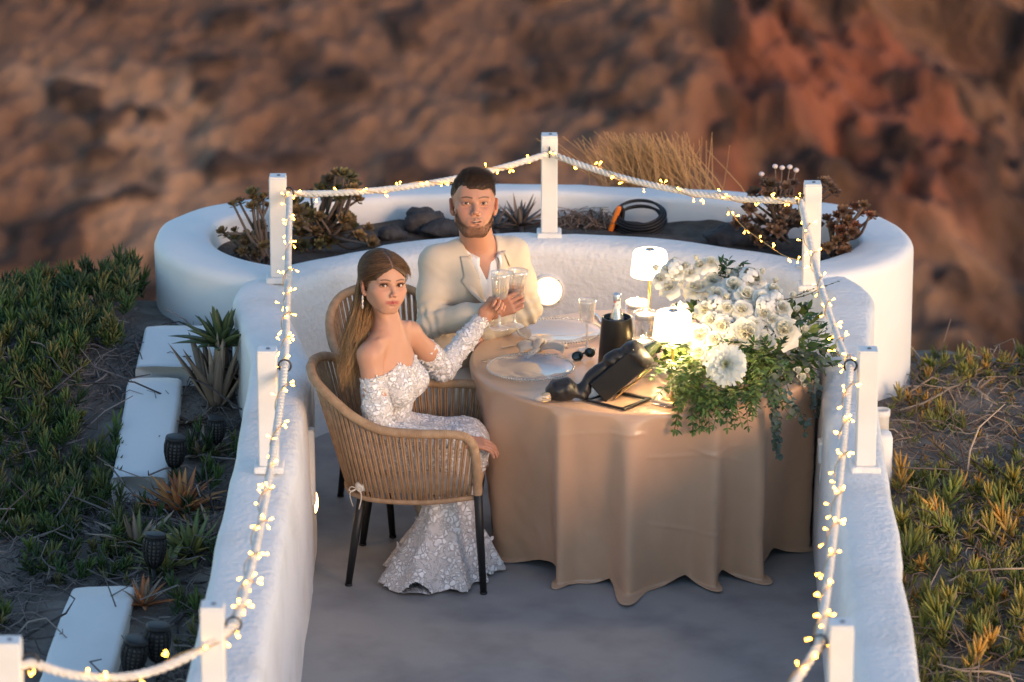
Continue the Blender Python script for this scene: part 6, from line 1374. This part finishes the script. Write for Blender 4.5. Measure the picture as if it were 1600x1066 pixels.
for i, (x, y) in enumerate([(1190, 272), (1211, 260), (1222, 262), (1234, 261), (1244, 266)]):
    a = U(x, y, Y=1.70); b = U(1212 + (x - 1212) * .3, 335, Y=1.70); t = thing('seed_head', ('lone pale seed head standing apart from the cluster above the aeonium', 'pale seed head at the edge of the cluster, beside the lone one', 'pale seed head second in the cluster above the aeonium', 'pale seed head third in the cluster above the aeonium', 'lowest pale seed head of the cluster, beside the white post')[i], 'seed head', b, 'pale seed heads above the aeonium')
    m = MB(); m.tube([b, (a + b) / 2 + [.004, 0, 0], a], .0028, 5, col=(.16, .11, .09)); m.build('stalk', 'twig', t, usecol=True)
    m = MB(); m.sphere(a, (.012, .012, .010), 10, 8, col=(.62, .55, .55)); m.build('head', 'twig', t, usecol=True)
# ------------------------------------------------------------------ rocks
def rock(c, r, label, g):
    m = MB(); m.sphere((0, 0, 0), 1.0, 28, 18); V, F, C = m.data(); n = V / np.linalg.norm(V, axis=1)[:, None]; sd_ = g.uniform(0, 50); k = 1 + .28 * fbm(n[:, 0] * 1.4 + sd_, n[:, 1] * 1.4, n[:, 2] * 1.4, 3) + .05 * fbm(n[:, 0] * 6 + sd_, n[:, 1] * 6, n[:, 2] * 6, 3)
    V = n * k[:, None] * np.array(r); o = obj('rock', mesh('rock', V, F, 'basalt'), loc=c); return tag(o, label, 'rock', 'dark rocks bedded in the planter')
for px, py, r, lab in ((662, 352, (.10, .06, .075), 'large dark basalt rock beside the seated man'), (690, 358, (.09, .05, .045), 'flat dark rock wedged behind the jacket shoulder'), (612, 366, (.06, .04, .04), 'small dark rock between the shrub and the large basalt'), (1150, 372, (.13, .07, .07), 'broad dark rock at the foot of the grey brown aeonium'), (372, 408, (.055, .045, .04), 'grey rock in the end of the planter under the leaning shrub'), (575, 372, (.05, .04, .035), 'rounded dark rock beside the dense shrub'), (1330, 412, (.05, .04, .035), 'dark rock below the small reddish shrub')):
    p = U(px, py, .62); rock(p, r, lab, ga)
# ------------------------------------------------------------------ cable reel in the planter
c = U(1000, 358, .62); t = thing('cable_reel', 'coiled black cable on a reel with an orange handle in the planter', 'cable reel', c); Mx = rotz(R(-12)) @ rotx(R(28))
for k in range(7):
    a = np.linspace(0, 2 * math.pi, 40, endpoint=False); r = .115 - .009 * (k % 4); m = MB(); m.tube([c + [0, .02, .045] + Mx @ np.array([r * math.cos(q), r * .8 * math.sin(q), -.02 + .009 * k]) for q in a], .0062, 6, closed=True); m.build('cable_turn', 'rubber', t)
h0 = U(953, 362, Y=c[1]); h1 = U(968, 322, Y=c[1]); m = MB(); d = nrm(h1 - h0); m.box((h0 + h1) / 2, (.026, .022, np.linalg.norm(h1 - h0)), zto(d), bev=.006); m.build('handle', 'orange_plastic', t, smooth=False)
m = MB(); m.tube(spline([U(968, 322, Y=c[1] + .02), U(974, 330, Y=c[1] + .03), U(970, 350, Y=c[1] + .03), U(958, 362, Y=c[1] + .02)], 12), .008, 8); m.build('bracket', 'rubber', t)
# ------------------------------------------------------------------ dry grass beyond the planter
def grass():
    b0 = np.array([.17, 2.72, .30]); t = thing('dry_grass_tuft', 'tuft of golden dry grass standing behind the planter wall', 'grass tuft', b0); m = MB()
    for k in range(420):
        b = b0 + np.array([ga.normal(0, .16), ga.normal(0, .05), 0]); tip = U(ga.normal(1018, 42), 205 + abs(ga.normal(0, 34)) + .0, Y=2.72 + ga.normal(0, .05)); tip[0] += .25 * (b[0] - b0[0]) - .06
        m.tube(spline([b, b * .5 + tip * .5 + [.035 + ga.normal(0, .01), 0, .03], tip], 6), np.linspace(.0046, .0012, 6), 3, caps=False)
    m.build('blades', 'dry_blade', t)
grass()
# ------------------------------------------------------------------ black solar torches
def torch(px, py, z, label, tilt=(0, 0), sc=1.0):
    c = US(px, py, z); t = thing('garden_torch', label, 'garden torch', (c[0], c[1], c[2] - z), 'black garden torches beside the kerb'); M = rotx(tilt[1]) @ roty(tilt[0]) * sc
    prof = [(.020, 0), (.032, .022), (.040, .055), (.041, .085), (.036, .108)]
    m = MB(); m.lathe([(r * .86, q) for r, q in prof], 20, c, M); m.build('inner_core', 'torch_core', t)
    for k in range(14):
        a = k / 14 * 2 * math.pi; m = MB(); m.tube([c + M @ np.array([r * math.cos(a), r * math.sin(a), q]) for r, q in prof], .0042 * sc, 5); m.build('rib', 'torch_black', t)
    m = MB()
    for q in np.linspace(.016, .10, 7):
        r = np.interp(q, [p_[1] for p_ in prof], [p_[0] for p_ in prof]); a = np.linspace(0, 2 * math.pi, 20, endpoint=False); m = MB(); m.tube([c + M @ np.array([r * math.cos(v), r * math.sin(v), q]) for v in a], .0026 * sc, 5, closed=True); m.build('hoop', 'torch_black', t)
    m = MB(); m.lathe([(.038, .105), (.041, .108), (.039, .120), (.034, .122), (0, .122)], 24, c, M); m.build('cap', 'torch_black', t)
    m = MB(); m.lathe([(0, -.012), (.012, -.010), (.021, .002), (0, .002)], 16, c, M); m.build('neck', 'torch_black', t)
    e = c + M @ np.array([0, 0, -.01]); m = MB(); m.tube([e, np.array([e[0] + .004, e[1], e[2] - z - .03])], [.009, .006], 8); m.build('stake', 'torch_black', t)
torch(272, 728, .10, 'single black lattice garden torch beside the middle white kerb block', (R(5), 0))
torch(240, 884, .09, 'black lattice garden torch standing among the olive aloes', (R(4), R(-6)))
torch(245, 1030, .11, 'upright black lattice garden torch, one of a pair by the long kerb', (R(4), 0), 1.05)
torch(205, 1052, .11, 'leaning black lattice garden torch, the other of the pair', (R(10), 0), 1.05)
torch(338, 690, .06, 'black garden torch sunk in dead leaves beside the withered agave', (R(2), 0), .85)
